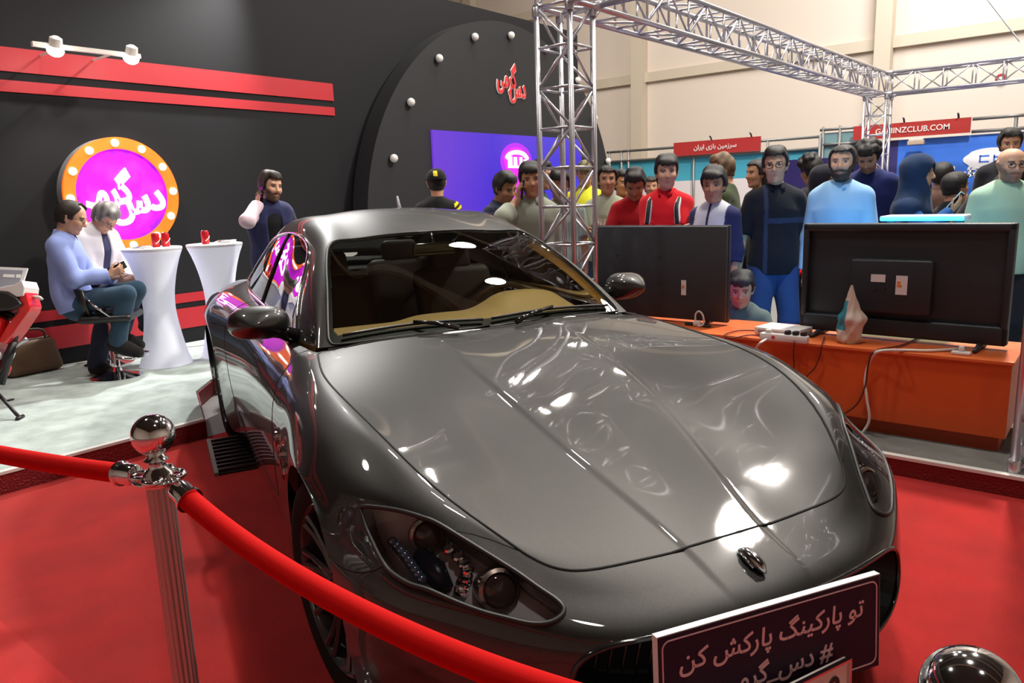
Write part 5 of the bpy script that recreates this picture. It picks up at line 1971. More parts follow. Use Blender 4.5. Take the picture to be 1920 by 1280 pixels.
# ---------------------------------------------------------------- exhibition booths behind the crowd
BX = 12.6
pole_m = mat('pole_grey', srgb(128, 128, 126), .4, metal=.5)
cyan = mat('panel_cyan', srgb(70, 165, 190), .6)
pwhite = mat('panel_white', srgb(222, 214, 214), .6)
blue = mat('panel_blue', srgb(58, 118, 225), .5)
dkblue = mat('panel_dark_blue', srgb(52, 48, 110), .5)
fas = mat('fascia_red', srgb(170, 45, 42), .5)
bz = lambda px_, py_: on(px_, py_, 0, BX)
zc = bz(1302, 338).z
zt_ = bz(1200, 302).z
ya, yb, yc = bz(1140, 300).y, bz(1535, 290).y, bz(1612, 270).y
bo = thing('booth_partition', 'cyan and white exhibition partition behind the crowd', 'partition', (BX, (ya + yb) / 2, 0))
oy = (ya + yb) / 2
MB().b2(0, .04, yb - oy, ya - oy, zc, zt_).build('cyan_panel', cyan, bo)
MB().b2(0, .04, yb - oy, ya - oy, .05, zc).build('white_panel', pwhite, bo)
for px_ in (1145, 1167, 1180, 1302, 1440, 1537):
    y = bz(px_, 300).y - oy
    MB().tube([(-.03, y, 0), (-.03, y, zt_ + .22)], .022, 8).build('post', pole_m, bo, smooth=True)
for z in (zt_ + .02, zt_ + .20):
    MB().tube([(-.03, yb - oy, z), (-.03, ya - oy, z)], .024, 8).build('rail', pole_m, bo, smooth=True)
b2_ = thing('booth_partition', 'grey glazed partition between the cyan and the blue booths', 'partition', (BX + .05, (yb + yc) / 2, 0))
oy2 = (yb + yc) / 2
MB().b2(0, .03, yc - oy2, yb - oy2, .05, zt_ + .25).build('pane', mat('partition_grey', srgb(120, 155, 160), .35), b2_)
for y in (yc - oy2, 0, yb - oy2 - .05):
    MB().tube([(-.03, y, 0), (-.03, y, zt_ + .35)], .022, 8).build('post', pole_m, b2_, smooth=True)
for z in (zt_ + .07, zt_ + .30):
    MB().tube([(-.03, yc - oy2, z), (-.03, yb - oy2, z)], .022, 8).build('rail', pole_m, b2_, smooth=True)
MB().b2(-.35, -.30, yc - oy2 - .1, yb - oy2 + .5, .9, bz(1500, 300).z).build('screen', mat('dark_screen', srgb(40, 36, 90), .3), b2_, label='dark blue display screen')


def fascia(label, x0, x1, ytop0, ytop1, h, text, tw, tx, ty, arabic):
    a, b = bz(x0, ytop0), bz(x1, ytop1)
    c = bz(x0, ytop0 + h)
    t = thing('fascia_sign', label, 'sign', (BX - .10, (a.y + b.y) / 2, 0))
    z1 = (a.z + b.z) / 2
    z0 = z1 - (a.z - c.z)
    MB().b2(0, .035, b.y - t.location.y, a.y - t.location.y, z0, z1).build('board', fas, t)
    p = bz(tx, ty)
    M_ = frame((-.004, p.y - t.location.y, (z0 + z1) / 2), (0, -1, 0), (0, 0, 1))
    lettering('fascia_text', persian(text) if arabic else text, M_, tw, .004, mat('fascia_white', srgb(235, 225, 222), .6), t, bold=.012)
    for f_ in (.1, .55):
        y = (b.y + (a.y - b.y) * f_) - t.location.y
        m = MB()
        m.tube([(.02, y, z1), (-.02, y, z1 + .05), (-.06, y, z1 + .06)], .014, 6)
        m.build('clip_lamp', mat('lamp_dark_grey', (.05, .05, .05), .5), t, smooth=True)
    return t


fascia('red fascia board with white script over the cyan partition', 1268, 1430, 267, 257, 25, 'سرزمین بازی ایران', .78, 1345, 272, True)
fascia('red fascia board reading a web address over the blue booth', 1604, 1823, 237, 221, 26, 'GAMINZCLUB.COM', .98, 1712, 243, False)
yd, ye = bz(1604, 262).y, bz(1960, 250).y
b3 = thing('booth_partition', 'bright blue printed booth wall at the right behind the crowd', 'partition', (BX, (yd + ye) / 2, 0))
oy3 = b3.location.y
zt3 = bz(1750, 258).z
ym = bz(1685, 262).y
MB().b2(0, .04, ye - oy3, ym - oy3, .05, zt3).build('blue_panel', blue, b3)
MB().b2(0, .04, ym - oy3, yd - oy3, .05, zt3).build('dark_panel', dkblue, b3)
for z in (bz(1850, 245).z, bz(1850, 224).z + .02):
    MB().tube([(-.03, ye - oy3, z), (-.03, bz(1823, 240).y - oy3, z)], .024, 8).build('rail', pole_m, b3, smooth=True)
y = bz(1905, 235).y - oy3
MB().tube([(-.03, y, 0), (-.03, y, bz(1905, 220).z)], .024, 8).build('post', pole_m, b3, smooth=True)
p = bz(1858, 297)
m = MB()
m.prism([(.34 * math.cos(6.2832 * i / 32), .15 * math.sin(6.2832 * i / 32) * (1 if abs(math.cos(6.2832 * i / 32)) < .8 else .8)) for i in range(32)], frame((-.006, p.y - oy3, p.z), (0, -1, 0), (0, 0, 1)), .006)
em_ = m.build('emblem', mat('print_white', srgb(238, 240, 248), .6), b3)
m = MB()
for (x0, x1, z0, z1) in ((-.14, -.02, .03, .05), (-.14, -.12, -.04, .05), (-.14, -.02, -.05, -.03), (.03, .13, .01, .03), (.03, .05, -.05, .05), (.08, .13, -.05, -.02), (.11, .13, -.04, .05)):
    m.b2(-.016, -.012, p.y - oy3 - x1, p.y - oy3 - x0, p.z + z0, p.z + z1)
m.build('emblem_mark', blue, em_)
for (tx, ty, w, t_) in ((1760, 317, .42, 'سرزمین'), (1790, 326, .55, 'بازی ایران'), (1828, 315, .2, 'نو')):
    p = bz(tx, ty)
    lettering('wall_script', persian(t_), frame((-.004, p.y - oy3, p.z), (0, -1, 0), (0, 0, 1)), w, .004, MATS['print_white'], b3, bold=.02)
cl = thing('booth_lamp', 'small box lamp hanging from the fascia in front of the blue wall', 'lamp', tuple(bz(1722, 268) + Vector((-.16, 0, 0))))
MB().rbox((0, 0, 0), (.08, .22, .06), .008).build('housing', mat('lamp_beige', srgb(190, 170, 150), .5), cl)
MB().rbox((0, 0, .045), (.06, .19, .03), .006).build('hood', mat('lamp_white', srgb(225, 220, 215), .5), cl)

# ---------------------------------------------------------------- orange counter with screens
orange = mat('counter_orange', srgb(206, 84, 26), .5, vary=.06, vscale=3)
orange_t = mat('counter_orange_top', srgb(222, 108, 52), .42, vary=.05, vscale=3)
ct = thing('counter', 'long orange display counter carrying two screens', 'counter', (4.60, 1.62, .10))
cx0, cx1, cy0, cy1 = 4.25 - 4.60, 4.81 - 4.60, .36 - 1.62, 2.80 - 1.62
MB().b2(cx0 + .012, cx1, cy0 + .01, cy1, .08, .456).build('cabinet', orange, ct)
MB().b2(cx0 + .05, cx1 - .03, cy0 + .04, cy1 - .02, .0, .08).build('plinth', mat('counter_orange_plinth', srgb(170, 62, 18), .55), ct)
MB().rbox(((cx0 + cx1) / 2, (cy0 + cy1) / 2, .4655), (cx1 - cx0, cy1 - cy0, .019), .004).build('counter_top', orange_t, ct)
CZ = .576
tvb = mat('tv_black', (.018, .022, .030), .45)
tvg = mat('tv_dark_grey', (.032, .038, .048), .5)


def television(label, c0, c1, z0, z1, emit, estr, kind):
    """c0, c1: bottom corners (left, right) seen from the back"""
    c0, c1 = Vector(c0), Vector(c1)
    mid = (c0 + c1) / 2
    t = thing('television', label, 'television', tuple(mid), math.atan2((c1 - c0).y, (c1 - c0).x))
    w = (c1 - c0).length
    h = z1 - z0
    # local: x along the screen, -y towards the viewer (the back), +y the lit side
    zb = z0 - CZ
    m = MB()
    m.rbox((0, .02, zb + h / 2), (w, .035, h), .008, 3)
    m.build('panel', tvb, t, auto=40)
    m = MB()
    m.b2(-w / 2 + .008, w / 2 - .008, .0378, .039, zb + .012, zb + h - .010)
    m.build('display', mat('display_%s' % kind, (.02, .02, .02), .2, emit=emit, estr=estr), t)
    if kind == 'cyan':
        f = MB()
        for (x0, x1, za, zz) in ((-w / 2, w / 2, h - .045, h), (-w / 2, -w / 2 + .035, 0, h), (w / 2 - .035, w / 2, 0, h), (-w / 2, w / 2, 0, .10)):
            f.rbox(((x0 + x1) / 2, -.012, zb + (za + zz) / 2), (x1 - x0, .045, zz - za), .012, 3)
        f.build('bezel', tvb, t, auto=40)
        b = MB()
        b.rbox((-.035, -.03, zb + .285), (.42, .07, .30), .014, 3)
        bx = b.build('electronics_box', tvb, t, auto=40)
        m = MB()
        m.b2(-.13, -.055, -.0675, -.0655, zb + .31, zb + .352)
        m.build('rating_label', mat('label_white', srgb(222, 222, 225), .6), bx)
        m = MB()
        m.b2(.0, .058, -.0675, -.0655, zb + .245, zb + .35)
        lb_ = m.build('energy_label', MATS['label_white'], bx)
        m = MB()
        m.b2(.006, .024, -.069, -.0675, zb + .305, zb + .318)
        m.b2(.006, .030, -.069, -.0675, zb + .288, zb + .300)
        m.build('energy_bars', mat('label_orange', srgb(225, 130, 40), .6), bx)
        m = MB()
        for x in (-.11, -.065):
            m.lathe([(.014, 0), (.014, .004)], (x, -.066, zb + .275), 14, Matrix.Rotation(R(90), 3, 'X'))
        m.build('socket', mat('socket_black', (.02, .02, .02), .5), bx)
        for s_ in (-1, 1):
            ft = MB()
            ft.tube([(s_ * w * .36, .02, zb + .03), (s_ * w * .39, .0, .02)], .016, 8)
            ft.tube([(s_ * w * .39, -.16, .010), (s_ * w * .39, .02, .022), (s_ * w * .39, .14, .010)], [.010, .018, .010], 8)
            ft.build('stand_foot', tvb, t, smooth=True)
    else:
        f = MB()
        f.rbox((0, -.008, zb + h / 2), (w - .012, .03, h - .012), .006, 2)
        f.build('back_cover', tvg, t, auto=40)
        m = MB()
        m.b2(.20, .235, -.0255, -.0235, zb + .17, zb + .27)
        lb_ = m.build('energy_label', mat('label_white', srgb(222, 222, 225), .6), t)
        m = MB()
        m.b2(.206, .222, -.027, -.0255, zb + .215, zb + .235)
        m.build('energy_bars', mat('label_orange', srgb(225, 130, 40), .6), lb_)
        m = MB()
        for x, z in ((.04, .42), (.04, .24), (-.3, .42)):
            m.lathe([(.008, 0), (.008, .003)], (x, -.0235, zb + z), 12, Matrix.Rotation(R(90), 3, 'X'))
        m.build('mounting_hole', mat('socket_black', (.02, .02, .02), .5), t)
        for s_ in (-1, 1):
            ft = MB()
            ft.tube([(s_ * w * .36, .01, zb + .02), (s_ * w * .36, .01, .012)], .012, 8)
            ft.tube([(s_ * w * .36, -.10, .008), (s_ * w * .36, .13, .008)], .008, 8)
            ft.build('stand_foot', tvb, t, smooth=True)
    return t


television('television seen from its flat dark back beside the front truss tower', (4.56, 2.99, CZ), (4.56, 1.955, CZ), .592, 1.222, srgb(120, 80, 255), .6, 'violet')
television('television seen from its framed back at the right end of the counter', (4.57, 1.485, CZ), (4.53, .425, CZ), .600, 1.232, srgb(15, 190, 255), 8.0, 'cyan')

white_p = mat('plastic_white', srgb(225, 222, 220), .4)
cz = lambda px_, py_: on(px_, py_, 2, CZ)
bx_ = thing('set_top_box', 'flat white box lying on the counter behind the power strip', 'electronics box', tuple(cz(1458, 632) + Vector((.09, 0, 0))), R(-8))
MB().rbox((0, 0, .028), (.20, .27, .045), .006).build('case', white_p, bx_, auto=40)
m = MB()
m.rbox((-.1005, 0, .026), (.004, .22, .022), .001)
m.build('front_panel', mat('box_grey', srgb(150, 150, 150), .5), bx_)
m = MB()
for y in (-.1, .1):
    m.lathe([(.012, 0), (.012, .006)], (.0, y, .0), 10)
m.build('foot', tvb, bx_)
ps = thing('power_strip', 'white power strip with a red switch and plugs on the counter edge', 'power strip', tuple(cz(1470, 640)), R(0))
MB().rbox((0, 0, .022), (.05, .27, .042), .006).build('strip_body', white_p, ps, auto=40)
m = MB()
m.rbox((-.026, .055, .024), (.004, .018, .018), .001)
m.build('switch', mat('switch_red', srgb(200, 40, 30), .4), ps)
m = MB()
for y in (-.02, -.065, -.11):
    m.rbox((0, y, .052), (.034, .032, .032), .008, 2)
m.build('plug', tvb, ps, auto=40)
m = MB()
m.rbox((0, .09, .050), (.03, .035, .03), .006, 2)
m.build('white_plug', white_p, ps, auto=40)
# wrapped bottle in a bag
bt = thing('wrapped_bottle', 'tall tapering bottle in a crumpled white and teal bag on the counter', 'bottle', tuple(cz(1590, 643) + Vector((.02, 0, 0))))
prof = [(.045, .0), (.060, .02), (.062, .06), (.058, .10), (.062, .14), (.045, .18), (.034, .22), (.020, .27), (.009, .31), (.006, .325)]
b = MB()
n = 36
vs_, fs_ = [], []
pp = smooth_path([(a, 0, z) for a, z in prof], 5)
for i, p in enumerate(pp):
    for k in range(n):
        a = 6.2832 * k / n
        w_ = 1 + .12 * math.sin(3 * a + p.z * 28) + .07 * math.sin(7 * a - p.z * 60)
        bul = .025 * math.exp(-((p.z - .13) / .05) ** 2) * max(0, -math.sin(a))
        vs_.append(((p.x * w_) * math.cos(a), (p.x * w_ + bul) * math.sin(a) - .0, p.z))
fs_ = [(i * n + k, i * n + (k + 1) % n, (i + 1) * n + (k + 1) % n, (i + 1) * n + k) for i in range(len(pp) - 1) for k in range(n)]
b.cur = 0
b.add(vs_, fs_)
for j, f in enumerate(b.f):
    c = sum((Vector(b.v[i]) for i in f), Vector()) / len(f)
    b.mi[j] = 1 if (c.y > .006 and .075 < c.z < .24) else 0
b.build('bag', [mat('bag_white', srgb(205, 190, 178), .55), mat('bag_teal', srgb(50, 140, 160), .5)], bt, smooth=True)
MB().lathe([(.05, 0), (.052, .006), (.05, .012)], (0, 0, 0), 24).build('base_ring', mat('bag_base', srgb(200, 190, 150), .5), bt, smooth=True)
pg = thing('adapter_plug', 'white adapter plug at the front edge near the right end of the counter', 'plug', tuple(cz(1802, 664)))
m = MB()
m.rbox((0, 0, .008), (.05, .085, .015), .004)
m.rbox((0, 0, .028), (.026, .026, .03), .006, 2)
m.build('plug_body', white_p, pg, auto=40)
pg2 = thing('adapter_plug', 'white plug with a looped lead under the flat dark screen', 'plug', tuple(cz(1303, 613) + Vector((.03, 0, 0))))
m = MB()
m.rbox((0, 0, .02), (.03, .05, .035), .008, 2)
m.build('plug_body', white_p, pg2, auto=40)
m = MB()
m.tube(smooth_path([(0, .01, .03), (0, .012, .075), (0, -.012, .10), (0, -.040, .075), (0, -.045, .02), (-.03, -.02, .006)], 8), .006, 8)
m.build('lead', mat('cable_white', srgb(220, 215, 210), .5), pg2, smooth=True)
m = MB()
m.rbox((.02, .06, .01), (.04, .06, .02), .006)
m.rbox((.0, -.07, .008), (.03, .05, .014), .005)
m.build('black_adapter', tvb, pg2, auto=40)
FX = 4.245
fx = lambda px_, py_, d=0.: on(px_, py_, 0, FX - .008 - d)
up = lambda p: p + Vector((0, 0, .008))


def cable(label, pts, r, m_, name='cable'):
    b = MB()
    b.tube(smooth_path(pts, 8), r, 8)
    return tag(b.build(name, m_, smooth=True), label, 'cable')


cw_ = MATS['cable_white']
cdk = mat('cable_brown', srgb(96, 34, 18), .5)
cable('white cable hanging from the counter edge down behind the car wing', [up(cz(1795, 657)), up(cz(1740, 660)), up(cz(1690, 659)), up(cz(1645, 662)), fx(1630, 680, .004), fx(1622, 712), fx(1625, 745), fx(1630, 785), fx(1618, 810), fx(1597, 830), on(1575, 850, 0, 4.1)], .0075, cw_)
cable('brown cable beside the white one falling over the counter edge', [up(cz(1730, 632)), up(cz(1690, 650)), up(cz(1640, 661)), fx(1628, 684, .01), fx(1622, 725, .004), fx(1606, 758), fx(1575, 782), on(1540, 815, 0, 4.15)], .005, cdk)
cable('brown cable falling from the power strip over the counter front', [up(cz(1490, 636)), up(cz(1489, 645)), fx(1488, 665), fx(1489, 700), fx(1486, 740), fx(1480, 790)], .004, cdk)
cable('brown cable curving down between the power strip and the bottle', [up(cz(1546, 634)), up(cz(1541, 648)), fx(1538, 665), fx(1527, 690), fx(1512, 706), fx(1490, 735)], .004, cdk)
cable('brown cable looping on the counter before the flat white box', [up(cz(1420, 622)), up(cz(1385, 622)), up(cz(1358, 630)), up(cz(1372, 636)), up(cz(1410, 630)), up(cz(1440, 638))], .004, cdk)
cable('white cable running from the power strip off the counter behind the car', [up(cz(1438, 638)), up(cz(1425, 646)), fx(1417, 656, .006), fx(1412, 668), fx(1410, 700)], .007, cw_)

# ---------------------------------------------------------------- rope barriers
rope_m = mat('velvet_red', srgb(196, 10, 8), .9, sheen=.0, spec=.15, bump=.08, bscale=300)


def post(name, label, loc, group):
    t = thing(name, label, 'stanchion', loc, 0, group)
    MB().lathe([(.15, 0), (.155, .008), (.15, .02), (.10, .035), (.05, .05), (.036, .07)], (0, 0, 0), 40).build('base', chrome, t, auto=40)
    m = MB()
    n = 160
    vs_, fs_ = [], []
    for z in (.06, .835):
        for k in range(n):
            a = 6.2832 * k / n
            r_ = .029 - .0045 * abs(math.cos(8 * a)) ** .6
            vs_.append((r_ * math.cos(a), r_ * math.sin(a), z))
    fs_ = [(k, (k + 1) % n, n + (k + 1) % n, n + k) for k in range(n)]
    m.add(vs_, fs_)
    m.build('fluted_pole', mat('fluted_steel', (.50, .47, .46), .34, metal=.75), t, smooth=True)
    MB().lathe([(.03, .828), (.040, .832), (.042, .842), (.034, .850), (.030, .862), (.020, .870), (.017, .880), (.020, .886), (.027, .890), (.020, .896), (.016, .905)], (0, 0, 0), 32).build('neck', chrome, t, auto=50)
    c = MB()
    for k in range(4):
        a = R(45 + 90 * k)
        cc = Vector((.038 * math.cos(a), .038 * math.sin(a), .852))
        c.tube([cc + Vector((.018 * math.cos(b_), .018 * math.sin(b_), .002 * math.sin(b_))) for b_ in [6.2832 * i / 18 for i in range(18)]], .0065, 8, True)
    c.tube([(.052 * math.cos(b_), .052 * math.sin(b_), .845) for b_ in [6.2832 * i / 40 for i in range(40)]], .0045, 8, True)
    c.build('rope_collar', chrome, t, smooth=True)
    MB().ball((0, 0, .948), .0475, 20).build('ball', chrome, t, smooth=True)
    return t


S1 = on(287, 815, 3, 1.70)
SZ = .948
k_ = S1.z - SZ
S1 = Vector((S1.x, S1.y, -(SZ - S1.z)))
# keep the post's foot on the carpet: slide along the sight line until the ball sits at its height
dD = on(287, 815, 3, 1.0) - Vector((0, 0, CAM_H))
tt = (SZ - CAM_H) / dD.z
S1 = Vector((dD.x * tt, dD.y * tt, 0))
dD = on(1822, 1303, 3, 1.0) - Vector((0, 0, CAM_H))
tt = (SZ - CAM_H) / dD.z
S2 = Vector((dD.x * tt, dD.y * tt, 0))
post('stanchion', 'chrome fluted rope stanchion with ball top standing left of the car', tuple(S1), 'rope stanchions')
post('stanchion', 'chrome rope stanchion of which only the ball top shows low at the right', tuple(S2), 'rope stanchions')
dD = on(-620, 700, 3, 1.0) - Vector((0, 0, CAM_H))
S0 = Vector((.08, 4.25, .10))


def rope(label, A, B, sag, name='barrier_rope', n=28, r=.0235, clip=True):
    t = thing(name, label, 'rope', tuple((A + B) / 2 - Vector((0, 0, sag))), 0, 'red barrier ropes')
    o = Vector(t.location)
    pts = []
    for i in range(n + 1):
        u = i / n
        p = A.lerp(B, u)
        c = (math.cosh((u - .5) * 3.2) - 1) / (math.cosh(1.6) - 1)
        pts.append(p - Vector((0, 0, sag * (1 - c))) - o)
    L0 = .055
    d0, d1 = (pts[1] - pts[0]).normalized(), (pts[-2] - pts[-1]).normalized()
    core = [pts[0] + d0 * .06] + [p for p in pts[1:-1] if (p - pts[0]).length > .09 and (p - pts[-1]).length > .09] + [pts[-1] + d1 * .06]
    MB().tube(smooth_path(core, 4), r, 20).build('velvet', rope_m, t, smooth=True)
    if clip:
        for e, d in ((pts[0], d0), (pts[-1], d1)):
            Mq = d.to_track_quat('Z', 'Y').to_matrix()
            MB().lathe([(.006, 0), (.008, .012), (.022, .018), (.0255, .028), (.0255, .06), (.030, .064), (.030, .072)], e, 24, Mq).build('end_cap', chrome, t, auto=40)
            h = MB()
            h.tube([e + d * .006, e, e - d * .012 + Vector((0, 0, .012)), e - d * .02 + Vector((0, 0, .006))], .0045, 8)
            h.build('hook', chrome, t, smooth=True)
    return t


d12 = (S2 - S1)
d12.z = 0
d12.normalize()
d01 = (S1 - S0)
d01.z = 0
d01.normalize()
rope('red velvet rope hanging from the stanchion across the car front', S1 + d12 * .060 + Vector((0, 0, .842)), S2 - d12 * .060 + Vector((0, 0, .842)), .115)
rope('red velvet rope leading left from the stanchion out of the picture', S0 + d01 * .060 + Vector((0, 0, .842)), S1 - d01 * .060 + Vector((0, 0, .842)), .05)
# barrier behind the screens
pr = on(1411, 520, 3, 5.9)
bp = thing('belt_post', 'dark slim barrier post with a red head behind the counter', 'stanchion', (pr.x, pr.y, 0))
MB().lathe([(.14, 0), (.14, .02), (.03, .03), (.025, .04), (.025, pr.z - .02)], (0, 0, 0), 24).build('pole', tvb, bp, auto=40)
MB().rbox((0, 0, pr.z), (.07, .07, .11), .012, 2).build('post_head', mat('belt_head_red', srgb(205, 50, 45), .5), bp, auto=40)
rope('red rope hanging from the slim post behind the counter', Vector((pr.x, pr.y, pr.z)) + Vector((.03, -.03, -.02)), on(1560, 478, 3, 5.9), .06, r=.022, clip=False)

# ---------------------------------------------------------------- sign on the car's nose
def carw(x, y, z):
    a = R(-114.2349)
    return Vector((1.99708 + math.cos(a) * x - math.sin(a) * y, 1.34923 + math.sin(a) * x + math.cos(a) * y, z))


ci = lambda px_, py_, xl: None
sb_ = thing('message_board', 'dark purple board with white Persian lettering fixed to the car nose', 'sign board', tuple(carw(.925, -.084, .415)), R(-114.2349))
BW, BH = .625, .235
SBM = frame((0, 0, 0), (.08, 1, 0), (-.06, 0, 1))
m = MB()
m.prism([(-BW / 2, -BH / 2), (BW / 2, -BH / 2), (BW / 2, BH / 2), (-BW / 2, BH / 2)], SBM, .018)
m.build('board', mat('board_edge_white', srgb(245, 245, 242), .4), sb_)
face = MB()
face.prism([(-BW / 2 + .002, -BH / 2), (BW / 2 - .002, -BH / 2), (BW / 2 - .002, BH / 2 - .002), (-BW / 2 + .002, BH / 2 - .002)], SBM @ Matrix.Translation((0, 0, .0175)), .002)
fo = face.build('board_face', mat('board_purple', srgb(34, 18, 42), .6, spec=.3), sb_)
pink = mat('board_pink', srgb(226, 186, 190), .5)
b = MB()
rr = .018
cor = []
for (cx, cy, a0_) in ((BW / 2 - .03, BH / 2 - .032, 0), (-BW / 2 + .03, BH / 2 - .032, 90), (-BW / 2 + .03, -BH / 2 + .03, 180), (BW / 2 - .03, -BH / 2 + .03, 270)):
    for k in range(6):
        a = R(a0_ + 18 * k)
        cor.append(SBM @ Vector((cx + rr * math.cos(a), cy + rr * math.sin(a), .0195)))
b.tube(cor, .0020, 6, True)
b.build('border_line', pink, fo)
lettering('board_text', persian('تو پارکینگ پارکش کن'), SBM @ Matrix.Translation((.0, .042, .0195)), .52, .0015, pink, fo, bold=.012, shear=.12)
lettering('board_text', persian('دس_گرمی') + ' #', SBM @ Matrix.Translation((.005, -.040, .0195)), .32, .0015, pink, fo, bold=.012, shear=.12)

# game console table just behind the framed screen
gt = thing('console_table', 'narrow table with a pale glossy top showing just above the framed screen', 'table', (4.98, .93, 0))
MB().rbox((0, 0, 1.243), (.24, .44, .03), .008).build('tabletop', mat('console_top', srgb(220, 235, 240), .25), gt, auto=40)
for y in (-.18, .18):
    MB().b2(-.02, .02, y - .02, y + .02, 0, 1.23).build('leg', tvb, gt)

# ---------------------------------------------------------------- people
BLK, DRK, BRN, BLD = (.012, .010, .009), (.022, .015, .011), (.05, .03, .018), (.16, .10, .055)
SK1, SK2, SK3 = srgb(205, 160, 132), srgb(188, 140, 110), srgb(172, 124, 95)
JEAN, NAVY, COAL = srgb(52, 74, 104), srgb(32, 36, 58), srgb(28, 28, 32)
SHOE = ('shoes', (.015, .014, .014))


def spot_of(px_, py_, D):
    p = on(px_, py_, 3, D)
    return (p.x, p.y), p.z


def crowd(label, px_, ptop, D, face, z0=0., group='crowd behind the counter', **kw):
    """stand a figure so that the top of its head meets the photo's at depth D; face: world heading"""
    (x, y), z = spot_of(px_, ptop, D)
    extra = kw.pop('drop', 0.)
    H = (z - z0 - .005) + extra
    off = kw.pop('shift', (0, 0))
    f = Vector((face[0], face[1])).normalized()
    return person(label, (x + off[0], y + off[1]), face, H=H, group=group, z0=z0, cell=kw.pop('cell', .0085), **kw)


TOCAM = (-.80, -.58)


def stripes(Lc, parts):
    return None


def col_raglan(Lc, parts):
    C = np.tile(np.array(srgb(196, 198, 205)), (len(Lc), 1))
    sl = np.array([p.startswith('uarm') or p.startswith('farm') for p in parts]) | (np.abs(Lc[:, 0]) > .135 + (.40 - Lc[:, 2]).clip(0, .3) * .25)
    C[sl] = srgb(44, 46, 86)
    pk = (np.abs(Lc[:, 0]) < .012) & (Lc[:, 1] > 0) & (Lc[:, 2] > .34)
    C[pk] = srgb(30, 32, 50)
    return C


def col_chest(base, band, z0, z1):
    def f(Lc, parts):
        C = np.tile(np.array(base), (len(Lc), 1))
        w = (Lc[:, 2] > z0) & (Lc[:, 2] < z1) & (Lc[:, 1] > .02) & (np.abs(Lc[:, 0]) < .13)
        C[w] = band
        return C
    return f


def col_print(base, ink, seed):
    def f(Lc, parts):
        C = np.tile(np.array(base), (len(Lc), 1))
        w = (Lc[:, 2] > .27) & (Lc[:, 2] < .35) & (Lc[:, 1] > .02) & (np.abs(Lc[:, 0]) < .10) & (np.sin(Lc[:, 0] * 190 + seed) + .5 * np.sin(Lc[:, 2] * 150) > .1)
        C[w] = ink
        return C
    return f


def col_black_yellow(Lc, parts):
    C = np.tile(np.array(srgb(24, 24, 26)), (len(Lc), 1))
    arm = (Lc[:, 0] > .155)
    w = arm & (np.sin((Lc[:, 2] - Lc[:, 0] * .9) * 95) > .1) & (Lc[:, 2] > .30)
    C[w] = srgb(235, 215, 40)
    return C


def col_plaid(Lc, parts):
    C = np.tile(np.array(srgb(40, 44, 62)), (len(Lc), 1))
    w = (np.sin(Lc[:, 0] * 120) > .7) | (np.sin(Lc[:, 2] * 120) > .7)
    C[w] = np.array(srgb(66, 70, 92))
    return C


def col_stripe(a, b, fr=150):
    def f(Lc, parts):
        C = np.tile(np.array(a), (len(Lc), 1))
        C[np.sin(Lc[:, 0] * fr) > .55] = b
        return C
    return f


def col_polo_dark(Lc, parts):
    C = np.tile(np.array(srgb(25, 26, 34)), (len(Lc), 1))
    w = ((np.abs(Lc[:, 2] - .30) < .022) & (Lc[:, 0] < .08) | (np.abs(Lc[:, 0] - .085) < .014)) & (Lc[:, 1] > .0)
    C[w] = srgb(46, 54, 78)
    return C


def col_two(left, right, mid):
    def f(Lc, parts):
        C = np.tile(np.array(mid), (len(Lc), 1))
        arm = np.array([p.startswith('uarm') or p.startswith('farm') for p in parts])
        C[arm & (Lc[:, 0] < 0)] = left
        C[arm & (Lc[:, 0] > 0)] = right
        return C
    return f


CROSS = {'R': dict(to=(-.13, .20, .225), hint=(1, .1, -1.0), n=(0, -1, .3), f=(-1, .1, .1), curl=.3), 'L': dict(to=(.12, .225, .20), hint=(-1, .1, -1.0), n=(0, -1, .2), f=(1, .15, .25), curl=.3)}
PHONE2 = {'R': dict(to=(.05, .30, .22), hint=(1, -.1, -1), n=(-.5, -.2, .9), f=(-.5, .6, .5), curl=.7), 'L': dict(to=(-.06, .29, .20), hint=(-1, -.1, -1), n=(.5, -.2, .9), f=(.5, .6, .5), curl=.7)}


def ear(side):
    s = 1 if side == 'R' else -1
    return dict(to=(s * .125, .075, .555), hint=(s * .75, .25, -1.1), f=(-s * .12, .02, 1), n=(-s * 1, -.1, 0), curl=(.5, .6, .7, .8))


phone_m = mat('phone_black', (.01, .01, .012), .15)


def held_phone(label, root, J, side, tilt=0., col=None, size=(.072, .145, .009)):
    W, f, n = J['hand' + side]
    W, f, n = Vector(W), Vector(f), Vector(n)
    n = (n - f * n.dot(f)).normalized()
    t = f.cross(n)
    Mr = Matrix((t, f, n)).transposed()
    th = thing('phone', label, 'phone')
    th.matrix_world = root.matrix_basis @ (Matrix.Translation(W + f * .075 + n * .030) @ Mr.to_4x4())
    MB().rbox((0, 0, 0), size, .004).build('phone_body', phone_m if col is None else mat('phone_col', col, .3), th, auto=40)
    MB().box((0, .002, size[2] / 2 + .0004 if False else -size[2] / 2 - .0004), (size[0] * .9, size[1] * .88, .0006)).build('phone_screen', mat('phone_glass', (.02, .02, .03), .08), th)
    return th


